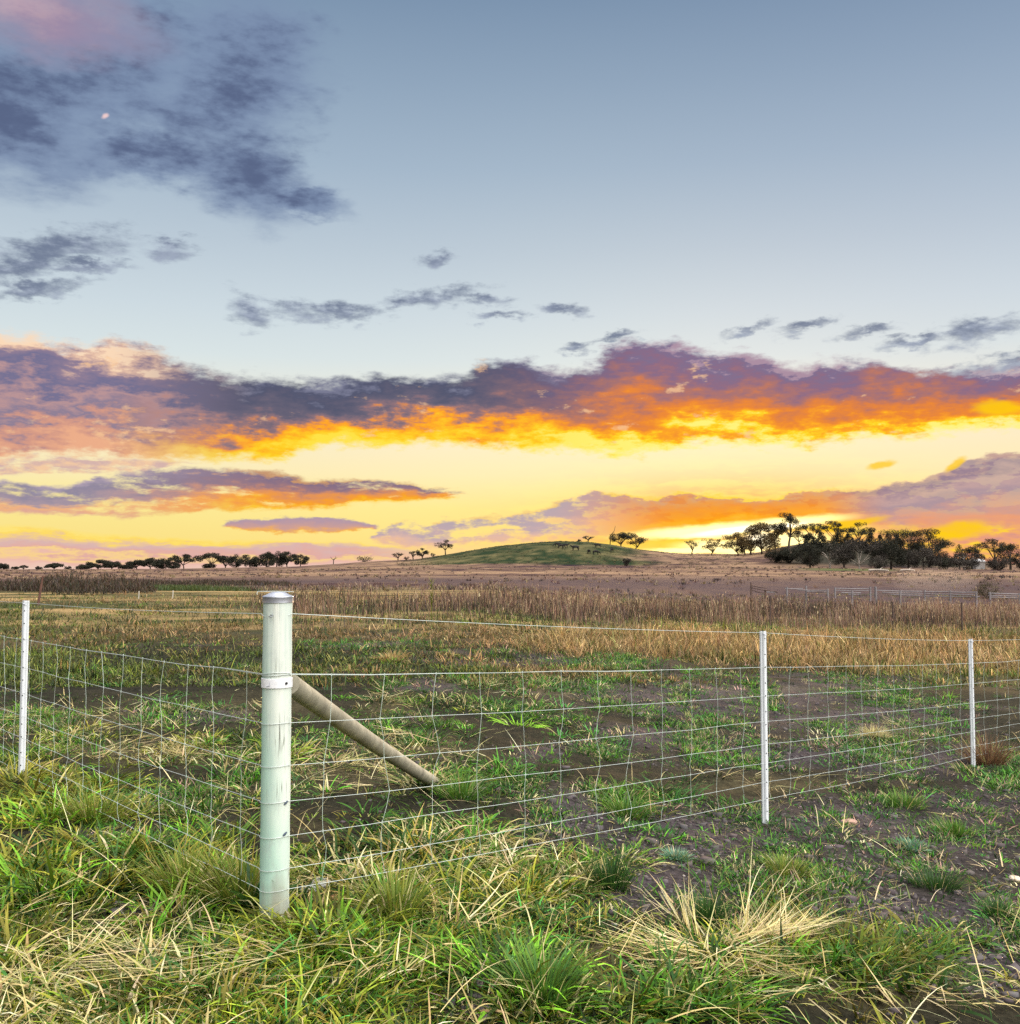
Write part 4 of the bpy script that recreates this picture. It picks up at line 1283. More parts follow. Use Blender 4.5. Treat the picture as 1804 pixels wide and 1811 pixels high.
def wire_fence(name, stops, wrap, label, seed):
    rng = np.random.default_rng(seed)
    base = np.array([stops[0][0][0], stops[0][0][1], 0.0])
    t = thing(name, base, label, 'wire fence')
    pts = run(stops, 1)
    L = np.cumsum([0] + [np.linalg.norm(pts[i + 1][0] - pts[i][0]) for i in range(len(pts) - 1)])
    wires = []
    for w in range(7):
        sag = rng.uniform(0.002, 0.012)
        line = [np.array([p[0], p[1], z[w] - sag * s + (rng.normal(0, 0.0022) if 0.02 < s else 0)]) for p, z, s in pts]
        wires.append(line)
        mb = MB()
        head = []
        if wrap:
            a = np.linspace(wrap[0], wrap[1], 9)
            head = [np.array([S0[0] + (RAD + 0.0035) * math.sin(q), S0[1] - (RAD + 0.0035) * math.cos(q), line[0][2] + 0.002 * math.sin(q * 2)]) for q in a]
        mb.tube(head + line, 0.00125 if w < 6 else 0.0014, 5, cap=False)
        if w == 6:      # the top line is doubled near the post
            mb.tube([q + np.array([0, 0, 0.012 - 0.001 * k_]) for k_, q in enumerate((head + line)[:len(head) + 7])], 0.0013, 5, cap=False)
        obj('line_wire', mb, MAT_WIRE, t)
    # upright stays, tied at each line wire, a little out of true
    s = 0.18
    while s < L[-1]:
        mb = MB()
        joints = []
        shift = rng.normal(0, 0.012)
        for w in range(7):
            q = s + shift + rng.normal(0, 0.016)
            q = min(max(q, 0.0), L[-1])
            line = np.array(wires[w])
            joints.append(np.array([np.interp(q, L, line[:, k]) for k in range(3)]))
        pl = []
        for i in range(6):
            a, b = joints[i], joints[i + 1]
            pl += [a, a + (b - a) * 0.5 + np.array([rng.normal(0, 0.004), rng.normal(0, 0.004), 0])]
        pl.append(joints[-1])
        mb.tube(pl, 0.00105, 4, cap=False)
        for j in joints[1:]:
            mb.tube([j + [0, 0, -0.006], j + [0, 0, 0.006]], 0.0024, 5)
        obj('stay_wire', mb, MAT_STAY, t)
        s += 0.30
    return t


S_xy_R = np.array([S0[0] + RAD * 0.95, S0[1] - RAD * 0.35])
S_xy_L = np.array([S0[0] - RAD * 0.95, S0[1] - RAD * 0.35])
run_r = [(S_xy_R, zS), (front(R1, 0.022), zR1), (front(R2, 0.022), zR2), (front(R3, 0.02), zR3)]
run_l = [(S_xy_L, zS), (front(L1, 0.022), zL1), (front(L2, 0.02), zL2)]
wire_fence('wire_fence', run_r, (-0.1, 1.25), 'hinged wire mesh strung right from the corner post past two white posts', 5)
wire_fence('wire_fence', run_l, (0.05, -1.25), 'hinged wire mesh strung from the corner post to the left edge post', 6)


def top_wire(stops, label):
    t = MB()
    pts = []
    for i in range(len(stops) - 1):
        a, b = np.array(stops[i]), np.array(stops[i + 1])
        for k in range(8):
            s = k / 8
            pts.append(a + (b - a) * s - np.array([0, 0, 0.012 * 4 * s * (1 - s)]))
    pts.append(np.array(stops[-1]))
    t.tube(pts, 0.00135, 5)
    return tag(obj('plain_wire', t, MAT_WIRE, origin=pts[0]), label, 'wire', 'plain top wires of the fence')


zt0 = at(494, 1086, 4.13)[2]
pm = np.array([S0[0] - 0.012, S0[1] - RAD - 0.003])
w3 = lambda p, z: np.array([p[0], p[1], z])
fr = front(R3, 0.02)
top_wire([w3(pm, zt0), w3(S_xy_R + [0.006, -0.004], zt0), w3(front(R1, 0.022), at(1346, 1119, 6.88)[2]), w3(front(R2, 0.022), at(1714, 1133, 9.77)[2]),
          w3(fr, at(1714, 1133, 9.77)[2] + drop + 0.02)], 'single plain wire along the tops of the posts, right of the corner post')
fl_ = front(L2, 0.02)
top_wire([w3(pm, zt0), w3(S_xy_L + [-0.006, -0.004], zt0), w3(front(L1, 0.022), at(43, 1066, 6.96)[2]), w3(fl_, at(43, 1066, 6.96)[2] + L2[2] - L1[2])],
         'single plain wire along the tops of the posts, left of the corner post')
# ------------------------------------------------------------------ trees
MAT_BARK = plain('dark_bark', (0.050, 0.040, 0.034), 0.9, 0, 0.1, 0.3, 3)
MAT_PALE_BARK = plain('pale_bark', (0.36, 0.31, 0.27), 0.85, 0, 0.1, 0.3, 2)


def leaf_quads(centres, n_each, rad, size, pal, rng, flat=0.6):
    """Many small leaf faces round clump centres -> verts, quads, colours."""
    idx = np.repeat(np.arange(len(centres)), n_each)
    m = len(idx)
    v = rng.normal(0, 1, (m, 3)); v /= np.linalg.norm(v, axis=1, keepdims=True)
    rr = rng.uniform(0.25, 1, m) ** 0.6
    P = centres[idx] + v * (rr * rad[idx])[:, None] * np.array([1, 1, flat])
    a = rng.normal(0, 1, (m, 3)); a /= np.linalg.norm(a, axis=1, keepdims=True)
    b = np.cross(a, rng.normal(0, 1, (m, 3))); b /= np.linalg.norm(b, axis=1, keepdims=True)
    s = size * rng.uniform(0.6, 1.4, m)
    A, B = a * s[:, None] * 0.5, b * s[:, None] * 0.32
    V = np.stack([P - A, P - B, P + A, P + B], 1).reshape(-1, 3)
    Q = np.arange(m * 4).reshape(m, 4)
    tone = rng.uniform(0.6, 1.4, len(centres))
    C = pal[rng.integers(0, len(pal), m)] * tone[idx][:, None] * rng.uniform(0.75, 1.25, (m, 1))
    return V, Q, np.repeat(C, 4, 0)


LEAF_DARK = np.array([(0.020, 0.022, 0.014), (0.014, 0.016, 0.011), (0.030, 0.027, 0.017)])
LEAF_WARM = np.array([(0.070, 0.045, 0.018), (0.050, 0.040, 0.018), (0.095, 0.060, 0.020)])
LEAF_GREY = np.array([(0.040, 0.034, 0.029), (0.028, 0.025, 0.021), (0.055, 0.045, 0.037)])


def tree(name, X, depth, Ytop, width, label, cat='tree', style='gum', group=None, pal=LEAF_DARK, bark=None, seed=0, trunk=0.42, dens=1.0, sink=0.0, Ybase=None):
    """width and Ytop give the real size at this depth: height is measured from the ground there."""
    rng = np.random.default_rng(1000 + seed)
    b = ground(X, depth)
    ztop = at(X, Ytop, depth)[2]
    H = max(ztop - b[2], 1.0)
    Wd = width / FPX * depth
    px = depth / 1023.0                       # one pixel of the picture, in metres
    t = thing(name, b, label, cat, group)
    mb = MB()
    tips, rads = [], []
    bark = bark or MAT_BARK
    if style in ('gum', 'tall', 'open', 'spread'):
        th = {'gum': 0.20, 'tall': 0.42, 'open': 0.32, 'spread': 0.18}[style] * H
        lean = rng.normal(0, 0.06 * H, 2)
        top = b + np.array([lean[0], lean[1], th])
        r0 = max(0.028 * H, 0.55 * px)
        mb.tube([b + [0, 0, -0.4], b + np.array([lean[0] * 0.3, 0, th * 0.5]), top], [r0 * 1.25, r0, r0 * 0.8], 7)
        nl = {'gum': 9, 'tall': 8, 'open': 7, 'spread': 9}[style]
        for k in range(nl):
            a = 2 * math.pi * (k + rng.uniform(-0.3, 0.3)) / nl
            spread = Wd * 0.5 * rng.uniform(0.55, 0.92)
            hh = rng.uniform({'gum': 0.38, 'tall': 0.50, 'open': 0.55, 'spread': 0.40}[style], 0.92) * H
            if k == 0: spread *= 0.25; hh = 0.94 * H
            end = b + np.array([math.sin(a) * spread, math.cos(a) * spread, hh])
            mid = top + (end - top) * 0.5 + np.array([0, 0, 0.06 * H]) * rng.uniform(-0.5, 1) + rng.normal(0, 0.02 * H, 3)
            mb.tube([top - [0, 0, 0.08 * H * rng.uniform(0, 1)], mid, end], [r0 * 0.6, r0 * 0.42, r0 * 0.2], 5)
            for q in range(3):
                e2 = end + rng.normal(0, 1, 3) * np.array([0.13 * Wd, 0.13 * Wd, 0.05 * H])
                e2[2] = min(e2[2], b[2] + H * 0.95)
                mb.tube([mid + (end - mid) * 0.4, e2], [r0 * 0.3, r0 * 0.14], 4)
                tips.append(e2); rads.append(Wd * rng.uniform(0.10, 0.20) * (0.8 if style == 'open' else 1))
            tips.append(end); rads.append(Wd * rng.uniform(0.13, 0.22) * (0.8 if style == 'open' else 1))
        flat = 0.62
    elif style == 'dense':
        r0 = max(0.035 * H, 0.5 * px)
        mb.tube([b + [0, 0, -0.4], b + [0, 0, H * 0.6]], [r0 * 1.2, r0 * 0.5], 7)
        for k in range(34):
            v = rng.normal(0, 1, 3); v /= np.linalg.norm(v)
            rr = rng.uniform(0.3, 1) ** 0.5
            c = b + np.array([v[0] * rr * Wd * 0.42, v[1] * rr * Wd * 0.42, H * (0.50 + 0.42 * v[2] * rr)])
            tips.append(c); rads.append(Wd * rng.uniform(0.09, 0.17))
            if k % 3 == 0:
                mb.tube([b + [0, 0, H * 0.35], c], [r0 * 0.4, r0 * 0.12], 4)
        flat = 0.8
    elif style == 'pine':
        r0 = max(0.025 * H, 0.4 * px)
        mb.tube([b + [0, 0, -0.4], b + [0, 0, H * 0.9]], [r0 * 1.2, r0 * 0.3], 6)
        for k in range(30):
            s = (k + 0.5) / 30
            a = k * 2.4 + rng.uniform(-0.4, 0.4)
            rr = Wd * 0.5 * (1 - s) ** 0.7 * rng.uniform(0.5, 1)
            tips.append(b + np.array([math.sin(a) * rr, math.cos(a) * rr, H * (0.10 + 0.87 * s)])); rads.append(max(Wd * 0.17 * (1 - 0.5 * s), 1.2 * px))
            mb.tube([b + [0, 0, H * (0.12 + 0.84 * s)], tips[-1]], [r0 * 0.3, r0 * 0.1], 4)
        flat = 0.8
    elif style == 'bush':
        for k in range(7):
            a = k * 0.9 + rng.uniform(-0.2, 0.2)
            mb.tube([b + [0, 0, -0.2], b + np.array([math.sin(a) * Wd * 0.3, math.cos(a) * Wd * 0.3, H * 0.6])], [max(0.03 * H, 0.3 * px), 0.012 * H], 4)
        for k in range(26):
            v = rng.normal(0, 1, 3); v /= np.linalg.norm(v)
            rr = rng.uniform(0.2, 1) ** 0.5
            tips.append(b + np.array([v[0] * rr * Wd * 0.4, v[1] * rr * Wd * 0.4, max(H * (0.50 + 0.40 * v[2] * rr), 0.08 * H)])); rads.append(Wd * rng.uniform(0.09, 0.17))
        flat = 0.8
    obj('branches' if style == 'bush' else 'trunk', mb, bark, t)
    tips, rads = np.array(tips), np.array(rads)
    size = max(0.85 * px, 0.10 * Wd / 4)
    area = rads ** 2 * 3.4
    ne = np.clip((area / size ** 2 * 1.5 * dens).astype(int), 5, 300)
    V, Q, C = leaf_quads(tips, ne, rads, size, pal, rng, flat)
    quads_mesh('crown', V, Q, C, MAT_LEAF, parent=t)
    return t


G1 = 'gum trees along the left horizon'
rowL = [  # X, Ytop, width, style, label
    (7, 997, 20, 'dense', 'tiny rounded tree at the left end of the horizon row'),
    (29, 1002, 14, 'bush', 'lowest tiny bush beside the leftmost horizon tree'),
    (43, 1000, 12, 'open', 'small wispy tree second along the left horizon'),
    (70, 1002, 14, 'bush', 'low bush alone on the far left horizon right of the wispy tree'),
    (97, 997, 20, 'gum', 'small flat topped tree above the dark weed thicket'),
    (121, 1001, 12, 'bush', 'small pointed bush just right of the flat topped horizon tree'),
    (148, 999, 24, 'dense', 'low rounded tree starting the first long tree clump'),
    (175, 992, 26, 'gum', 'umbrella crowned gum near the left end of the first clump'),
    (199, 995, 24, 'gum', 'lower gum right of the umbrella crowned one in the first clump'),
    (225, 999, 24, 'dense', 'lowest dense tree in the middle of the first clump'),
    (243, 992, 22, 'gum', 'medium gum at the centre of the first horizon clump'),
    (267, 988, 28, 'gum', 'tall dark gum right of centre in the first horizon clump'),
    (288, 988, 28, 'dense', 'dense dark tree beside the tall gum in the first clump'),
    (308, 994, 22, 'dense', 'low dark tree under the airy gum of the first clump'),
    (326, 982, 36, 'open', 'airy open gum with see-through crown ending the first clump'),
    (377, 979, 32, 'open', 'leaning open gum starting the second horizon clump'),
    (370, 997, 22, 'bush', 'low bush at the foot of the open gum, second clump'),
    (399, 984, 24, 'gum', 'gum second from the left in the second horizon clump'),
    (418, 981, 28, 'dense', 'dense gum in the middle of the second horizon clump'),
    (443, 979, 30, 'dense', 'broad dense gum right of the middle in the second clump'),
    (472, 975, 32, 'dense', 'tallest left gum of the big pair in the second clump'),
    (490, 974, 32, 'dense', 'big round gum beside its twin in the second clump'),
    (508, 977, 26, 'gum', 'slightly lower gum closing the second horizon clump'),
    (532, 979, 25, 'dense', 'compact egg shaped tree standing alone right of the second clump'),
]
for i, (X, Yt, wd_, sty, lab) in enumerate(rowL):
    tree('gum_tree' if sty != 'bush' else 'bush', X, 440 + (i * 37 % 5) * 3, Yt, wd_ * 1.25, lab, 'tree' if sty != 'bush' else 'bush', sty, G1 if sty != 'bush' else None, seed=i, dens=2.3)

# trees and shrubs round the green hill
tree('bush', 645, 432, 983, 34, 'bare twiggy bush on the left skyline between dead tree and hill', 'bush', 'bush', None, LEAF_GREY, seed=40, dens=0.45)
tree('gum_tree', 704, 434, 978, 18, 'small umbrella tree leftmost on the hill foot', 'tree', 'open', None, seed=41)
tree('bush', 719, 434, 984, 12, 'little bush beside the leftmost hill foot tree', 'bush', 'bush', None, seed=42, dens=0.7)
tree('gum_tree', 731, 434, 975, 16, 'small gum second along the hill foot', 'tree', 'open', None, seed=43)
tree('gum_tree', 747, 434, 970, 22, 'medium spreading gum third along the hill foot', 'tree', 'gum', None, seed=44)
tree('bush', 766, 434, 978, 12, 'tiny bush between hill foot gum and lone tree', 'bush', 'bush', None, seed=45, dens=0.7)
tree('gum_tree', 788, 430, 955, 31, 'lone umbrella gum with bare trunk on left shoulder of hill', 'tree', 'open', None, seed=46)
tree('bush', 1024, 432, 953, 9, 'low dark shrub on the hilltop left of the flat shrub', 'bush', 'bush', None, seed=47)
tree('gum_tree', 1040, 432, 948, 17, 'flat topped small tree on the crest of the green hill', 'tree', 'open', None, seed=48)
tree('gum_tree', 1098, 428, 943, 36, 'taller left gum of the close pair on the hill crest', 'tree', 'spread', None, seed=49, dens=1.0)
tree('gum_tree', 1124, 428, 947, 34, 'lower right gum of the close pair on the hill crest', 'tree', 'spread', None, seed=50, dens=1.0)
tree('bush', 1108, 330, 985, 21, 'solitary round dark bush at the foot of the green hill', 'bush', 'bush', None, LEAF_GREY, seed=51, dens=2.0)


def dead_tree(X, depth, Ytop, label, forks, seed):
    rng = np.random.default_rng(seed)
    b = ground(X, depth)
    H = at(X, Ytop, depth)[2] - b[2]
    mb = MB()
    px = depth / 1023.0
    r = 0.42 * px
    mb.tube([b + [0, 0, -0.3], b + [0.02 * H, 0, H * 0.5], b + [-0.02 * H, 0, H * (0.98 if forks == 1 else 0.55)]], [r * 1.2, r, r * 0.55], 6)
    for k in range(forks - 1):
        s = (-1) ** k
        mb.tube([b + [0, 0, H * (0.45 + 0.08 * k)], b + [s * 0.22 * H, 0, H * 0.72], b + [s * (0.3 + 0.1 * k) * H, 0.1 * H, H * (1.0 - 0.08 * k)]], [r * 0.8, r * 0.65, r * 0.4], 5)
    return tag(obj('dead_tree', mb, MAT_BARK, origin=b), label, 'dead tree')


dead_tree(590, 425, 984, 'small forked dead tree on the left skyline', 4, 1)
dead_tree(1079, 430, 930, 'tall thin dead trunk standing by the gum pair on the hill', 2, 2)

# the grove on the right: back row on the bank, then the front trees
tree('gum_tree', 1223, 408, 955, 24, 'small open gum standing apart left of the grove', 'tree', 'open', None, LEAF_WARM, seed=60, dens=0.8)
tree('gum_tree', 1258, 408, 953, 32, 'low spreading gum between the lone gum and the grove', 'tree', 'spread', None, LEAF_WARM, seed=61, dens=0.8)
G2 = 'gum trees of the grove'
for i, (X, dep, Yt, wd_, sty, lab, pal) in enumerate([
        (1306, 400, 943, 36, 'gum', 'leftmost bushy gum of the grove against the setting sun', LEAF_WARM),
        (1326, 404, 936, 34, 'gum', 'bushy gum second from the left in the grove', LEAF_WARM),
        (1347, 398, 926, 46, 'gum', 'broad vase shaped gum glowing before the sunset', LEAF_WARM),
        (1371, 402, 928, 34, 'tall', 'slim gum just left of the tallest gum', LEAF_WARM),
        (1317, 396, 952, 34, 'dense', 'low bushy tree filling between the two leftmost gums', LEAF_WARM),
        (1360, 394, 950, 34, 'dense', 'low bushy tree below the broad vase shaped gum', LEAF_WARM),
        (1394, 398, 908, 38, 'tall', 'tallest gum of the grove with high narrow crown', LEAF_DARK),
        (1414, 404, 940, 30, 'open', 'airy gum just right of the tallest gum', LEAF_WARM),
        (1438, 400, 926, 34, 'open', 'open wispy gum left of the pale trunked pair', LEAF_DARK),
        (1473, 394, 922, 36, 'open', 'open crowned gum rising above the dark pines, left one', LEAF_DARK),
        (1520, 394, 924, 40, 'open', 'open crowned gum rising above the dark pines, right one', LEAF_DARK),
        (1605, 330, 938, 52, 'spread', 'spreading gum at left of the twin crowns above the right woods', LEAF_DARK),
        (1642, 332, 937, 52, 'spread', 'spreading gum at right of the twin crowns above the right woods', LEAF_DARK),
        (1757, 300, 952, 40, 'open', 'airy gum overhanging the bright gap near the right edge', LEAF_DARK)]):
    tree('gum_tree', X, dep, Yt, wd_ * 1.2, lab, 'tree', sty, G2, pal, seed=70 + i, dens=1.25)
for i, (X, dep, Yt, wd_, lab) in enumerate([
        (1432, 372, 946, 34, 'dark pine leftmost of the pine row, under the wispy gum'),
        (1452, 376, 943, 26, 'dark pine second from left in the pine row'),
        (1482, 378, 943, 28, 'taller dark pine between the two open gums'),
        (1500, 376, 946, 26, 'dark pine just left of the right open gum'),
        (1540, 378, 944, 26, 'tall pine right of the open gum pair'),
        (1556, 372, 948, 22, 'slender pine third from the right in the row'),
        (1571, 376, 946, 24, 'slender pine second from the right in the row'),
        (1586, 372, 948, 24, 'last dark pine on the right of the row')]):
    tree('pine_tree', X, dep, Yt - 3, wd_ * 1.4, lab, 'tree', 'pine', 'dark pines behind the grove', seed=100 + i, dens=3.2)
for i, (X, dep, Yt, wd_, sty, lab, pal, bk_) in enumerate([
        (1432, 300, 962, 44, 'dense', 'dark rounded tree at the left front of the grove', LEAF_DARK, None),
        (1467, 290, 956, 46, 'open', 'pale slim trunked gum in front of the grove', LEAF_DARK, MAT_PALE_BARK),
        (1492, 310, 958, 44, 'dense', 'dark filler tree between the pale trunked gums', LEAF_DARK, None),
        (1519, 282, 958, 72, 'spread', 'wide limbed pale gum in front of the grove', LEAF_GREY, MAT_PALE_BARK),
        (1575, 278, 955, 62, 'dense', 'big dark round tree at the centre front of the grove', LEAF_DARK, None),
        (1550, 268, 981, 34, 'bush', 'grey shrub at the foot of the big dark round tree', LEAF_GREY, None),
        (1606, 300, 966, 50, 'dense', 'dark tree right of the big round one', LEAF_DARK, None),
        (1632, 270, 969, 56, 'dense', 'brownish spreading tree at the grove front, right of centre', LEAF_GREY, None),
        (1660, 300, 960, 40, 'dense', 'dark tree under the right of the twin crowns', LEAF_DARK, None),
        (1672, 285, 982, 36, 'bush', 'low dark shrub under the right twin crown', LEAF_DARK, None),
        (1696, 290, 962, 28, 'pine', 'narrow pointed tree left of the bright gap', LEAF_DARK, None),
        (1718, 275, 962, 44, 'dense', 'dark tree just left of the bright gap near the right edge', LEAF_DARK, None),
        (1706, 258, 980, 36, 'gum', 'small pale stemmed tree standing forward at the right', LEAF_GREY, MAT_PALE_BARK),
        (1766, 262, 986, 44, 'bush', 'grey rounded bush below the bright gap at right', LEAF_GREY, None),
        (1786, 285, 953, 48, 'dense', 'dense tree at the right edge of the picture', LEAF_DARK, None),
        (1806, 262, 974, 30, 'bush', 'dark bush cut by the right edge of the picture', LEAF_DARK, None)]):
    tree('bush' if sty == 'bush' else 'tree', X, dep, Yt, wd_ * 1.2, lab, 'bush' if sty == 'bush' else 'tree', sty, None, pal, bk_, seed=120 + i, dens=1.5)
for i, (X, dep, Yt, wd_, lab) in enumerate([
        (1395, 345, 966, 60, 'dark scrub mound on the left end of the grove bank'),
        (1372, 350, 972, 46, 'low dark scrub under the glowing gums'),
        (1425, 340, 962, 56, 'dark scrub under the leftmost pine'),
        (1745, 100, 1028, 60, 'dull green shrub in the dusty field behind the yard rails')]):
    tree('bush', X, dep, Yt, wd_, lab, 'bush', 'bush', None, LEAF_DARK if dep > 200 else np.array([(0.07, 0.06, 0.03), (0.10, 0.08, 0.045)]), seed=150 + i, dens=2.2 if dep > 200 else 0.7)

# ------------------------------------------------------------------ cattle
MAT_COW = plain('black_hide', (0.014, 0.012, 0.012), 0.8, 0, 0.2, 0.3, 4)


def cow_mesh(graze):
    J = {'rump': (-0.75, 0, 1.18, 0.27), 'loin': (-0.35, 0, 1.16, 0.34), 'rib': (0.15, 0, 1.10, 0.37), 'shoulder': (0.62, 0, 1.15, 0.30),
         'neck': (0.98, 0, 1.20 if not graze else 0.98, 0.19), 'poll': (1.25, 0, 1.42 if not graze else 0.52, 0.14), 'muzzle': (1.58, 0, 1.22 if not graze else 0.14, 0.085),
         'tail': (-1.0, 0, 1.22, 0.05), 'tail_b': (-1.06, 0, 0.72, 0.03), 'tail_c': (-1.06, 0, 0.42, 0.05)}
    E = [('rump', 'loin'), ('loin', 'rib'), ('rib', 'shoulder'), ('shoulder', 'neck'), ('neck', 'poll'), ('poll', 'muzzle'), ('rump', 'tail'), ('tail', 'tail_b'), ('tail_b', 'tail_c')]
    for s in (-1, 1):
        k = 'r' if s > 0 else 'l'
        J['stifle' + k] = (-0.62, 0.19 * s, 0.78, 0.17); J['hock' + k] = (-0.86, 0.19 * s, 0.46, 0.075); J['hoof' + k] = (-0.80, 0.19 * s, 0.03, 0.065)
        J['elbow' + k] = (0.58, 0.18 * s, 0.74, 0.12); J['knee' + k] = (0.62, 0.18 * s, 0.40, 0.07); J['fhoof' + k] = (0.60, 0.18 * s, 0.03, 0.065)
        hp = J['poll']; J['ear' + k] = (hp[0] - 0.03, 0.26 * s, hp[2] + 0.03, 0.035)
        E += [('rump', 'stifle' + k), ('stifle' + k, 'hock' + k), ('hock' + k, 'hoof' + k), ('shoulder', 'elbow' + k), ('elbow' + k, 'knee' + k), ('knee' + k, 'fhoof' + k), ('poll', 'ear' + k)]
    names = list(J)
    me = bpy.data.meshes.new('cow')
    me.from_pydata([J[n][:3] for n in names], [(names.index(a), names.index(b)) for a, b in E], [])
    o = bpy.data.objects.new('cow_skin', me); COL.objects.link(o)
    md = o.modifiers.new('skin', 'SKIN')
    for i, n in enumerate(names):
        me.skin_vertices[0].data[i].radius = (J[n][3], J[n][3])
        me.skin_vertices[0].data[i].use_root = n == 'rib'
    md2 = o.modifiers.new('sub', 'SUBSURF'); md2.levels = 1; md2.render_levels = 1
    dg = bpy.context.evaluated_depsgraph_get()
    out = bpy.data.meshes.new_from_object(o.evaluated_get(dg))
    out.name = 'cow'
    out.materials.clear(); out.materials.append(MAT_COW)
    bpy.data.objects.remove(o)
    return out


cow_a, cow_b = cow_mesh(True), cow_mesh(False)
for X, Y, ang, me, lab in [
        (986, 964, 185, cow_a, 'black cow highest and furthest left in the little herd'),
        (992.5, 967, 15, cow_a, 'black cow just below the highest left one'),
        (999.5, 966, 5, cow_b, 'black cow at the right of the tight trio on the hill'),
        (1017.5, 971, 200, cow_b, 'largest looking black cow standing alone mid hill'),
        (1041.5, 976.5, 100, cow_a, 'left cow of the lowest two on the hill'),
        (1054, 978, 20, cow_a, 'right cow of the lowest two on the hill'),
        (1057, 966, 170, cow_b, 'black cow highest on the right of the herd'),
        (1082, 973, 250, cow_a, 'black cow furthest right, below the gum pair')]:
    # where the line of sight meets the hillside
    best = min(np.arange(335, 431, 1.0), key=lambda q: abs(ground(X, q)[2] - at(X, Y + 3, q)[2]))
    g_ = ground(X, best)
    o = bpy.data.objects.new('cow', me); COL.objects.link(o)
    o.location = g_ + np.array([0, 0, 0.05]); o.rotation_euler = (0, 0, R(ang))
    k_ = 1.5 if X == 1017.5 else 1.25
    o.scale = (k_, k_, k_ * 0.86)
    tag(o, lab, 'cow', 'black cattle grazing on the hill')

# ------------------------------------------------------------------ stockyard rails
MAT_RAIL = plain('weathered_rail', (0.19, 0.175, 0.18), 0.85, 0, 0.2, 0.25, 3)
MAT_RAIL_D = plain('dark_rail', (0.13, 0.09, 0.075), 0.9, 0, 0.1, 0.3, 3)


def yard(label, posts, rails, mat, name='yard_fence'):
    """posts: (X, Ytop, depth); rails: (X0, Y0, X1, Y1, depth0, depth1)."""
    b = ground(posts[0][0], posts[0][2])
    t = thing(name, b, label, 'rail fence', 'old timber rails of the stockyard')
    for X, Y, dep in posts:
        g_ = ground(X, dep); tp = at(X, Y, dep)
        mb = MB(); mb.tube([g_ - [0, 0, 0.3], np.array([g_[0] + 0.03, g_[1], tp[2]])], [0.10, 0.085], 8)
        obj('post', mb, mat, t)
    for X0, Y0, X1, Y1, d0, d1 in rails:
        a, c = at(X0, Y0, d0), at(X1, Y1, d1)
        mb = MB(); mb.tube([a, a + (c - a) * 0.5 - [0, 0, 0.03], c], [0.045, 0.05, 0.043], 7)
        obj('rail', mb, mat, t)
    return t


yard('collapsing dark rails at the left end of the stockyard', [(1327, 1030, 90), (1352, 1043, 89)],
     [(1328, 1035, 1356, 1040, 90, 89), (1328, 1039, 1376, 1047, 90, 88), (1329, 1043, 1350, 1049, 90, 89)], MAT_RAIL_D)
yard('pale low rails right of the dark collapsing ones in the stockyard', [(1390, 1038, 92), (1424, 1036, 92), (1462, 1041, 92)],
     [(1352, 1047, 1376, 1047, 92, 92), (1388, 1041, 1420, 1041, 92, 92), (1410, 1043.5, 1464, 1044, 92, 91), (1425, 1046, 1462, 1047, 92, 91)], MAT_RAIL)
yard('box shaped pen of pale rails in the middle of the stockyard', [(1475, 1039, 96), (1505, 1044, 91), (1537, 1038, 96), (1546, 1037, 92)],
     [(1475, 1040.5, 1537, 1041, 96, 96), (1475, 1044, 1537, 1044.5, 96, 96), (1488, 1048, 1523, 1048.5, 91, 91), (1500, 1051, 1522, 1051, 91, 91)], MAT_RAIL)
yard('long straight run of pale rails across the stockyard front', [(1547, 1039, 90), (1590, 1044, 90), (1633, 1043, 90), (1678, 1044, 89), (1724, 1046, 88)],
     [(1547, 1044, 1631, 1046, 90, 90), (1560, 1047.5, 1631, 1049.5, 90, 90), (1575, 1051, 1631, 1053, 90, 90), (1634, 1046.5, 1678, 1046.5, 90, 89), (1634, 1050, 1678, 1051, 90, 89),
      (1634, 1054, 1678, 1055, 90, 89), (1679, 1047, 1727, 1047.5, 89, 88), (1679, 1051, 1727, 1052, 89, 88), (1679, 1055, 1733, 1055, 89, 88)], MAT_RAIL)
yard('pale rails leaving the picture at the right edge', [(1748, 1047, 88), (1800, 1049, 88), (1850, 1049, 88)],
     [(1748, 1049, 1860, 1052, 88, 88), (1748, 1053, 1860, 1055.5, 88, 88), (1752, 1056, 1860, 1059, 88, 88)], MAT_RAIL)

# pale fallen logs below the grove
MAT_LOG = plain('bleached_log', (0.45, 0.39, 0.33), 0.85, 0, 0.2, 0.25, 2)
for X0, X1, Y, dep, lab in [(1536, 1570, 1010, 235, 'long bleached log lying in front of the grove'), (1592, 1616, 1010, 235, 'shorter bleached log lying right of the long one')]:
    a, c = ground(X0, dep), ground(X1, dep - 4)
    mb = MB(); mb.tube([a + [0, 0, 0.2], (a + c) / 2 + [0, 0, 0.35], c + [0, 0, 0.25]], [0.26, 0.22, 0.14], 8)
    mb.tube([(a + c) / 2 + [0, 0, 0.3], (a + c) / 2 + [0.9, 0, 0.9]], [0.1, 0.05], 5)
    tag(obj('fallen_log', mb, MAT_LOG, origin=a), lab, 'log')

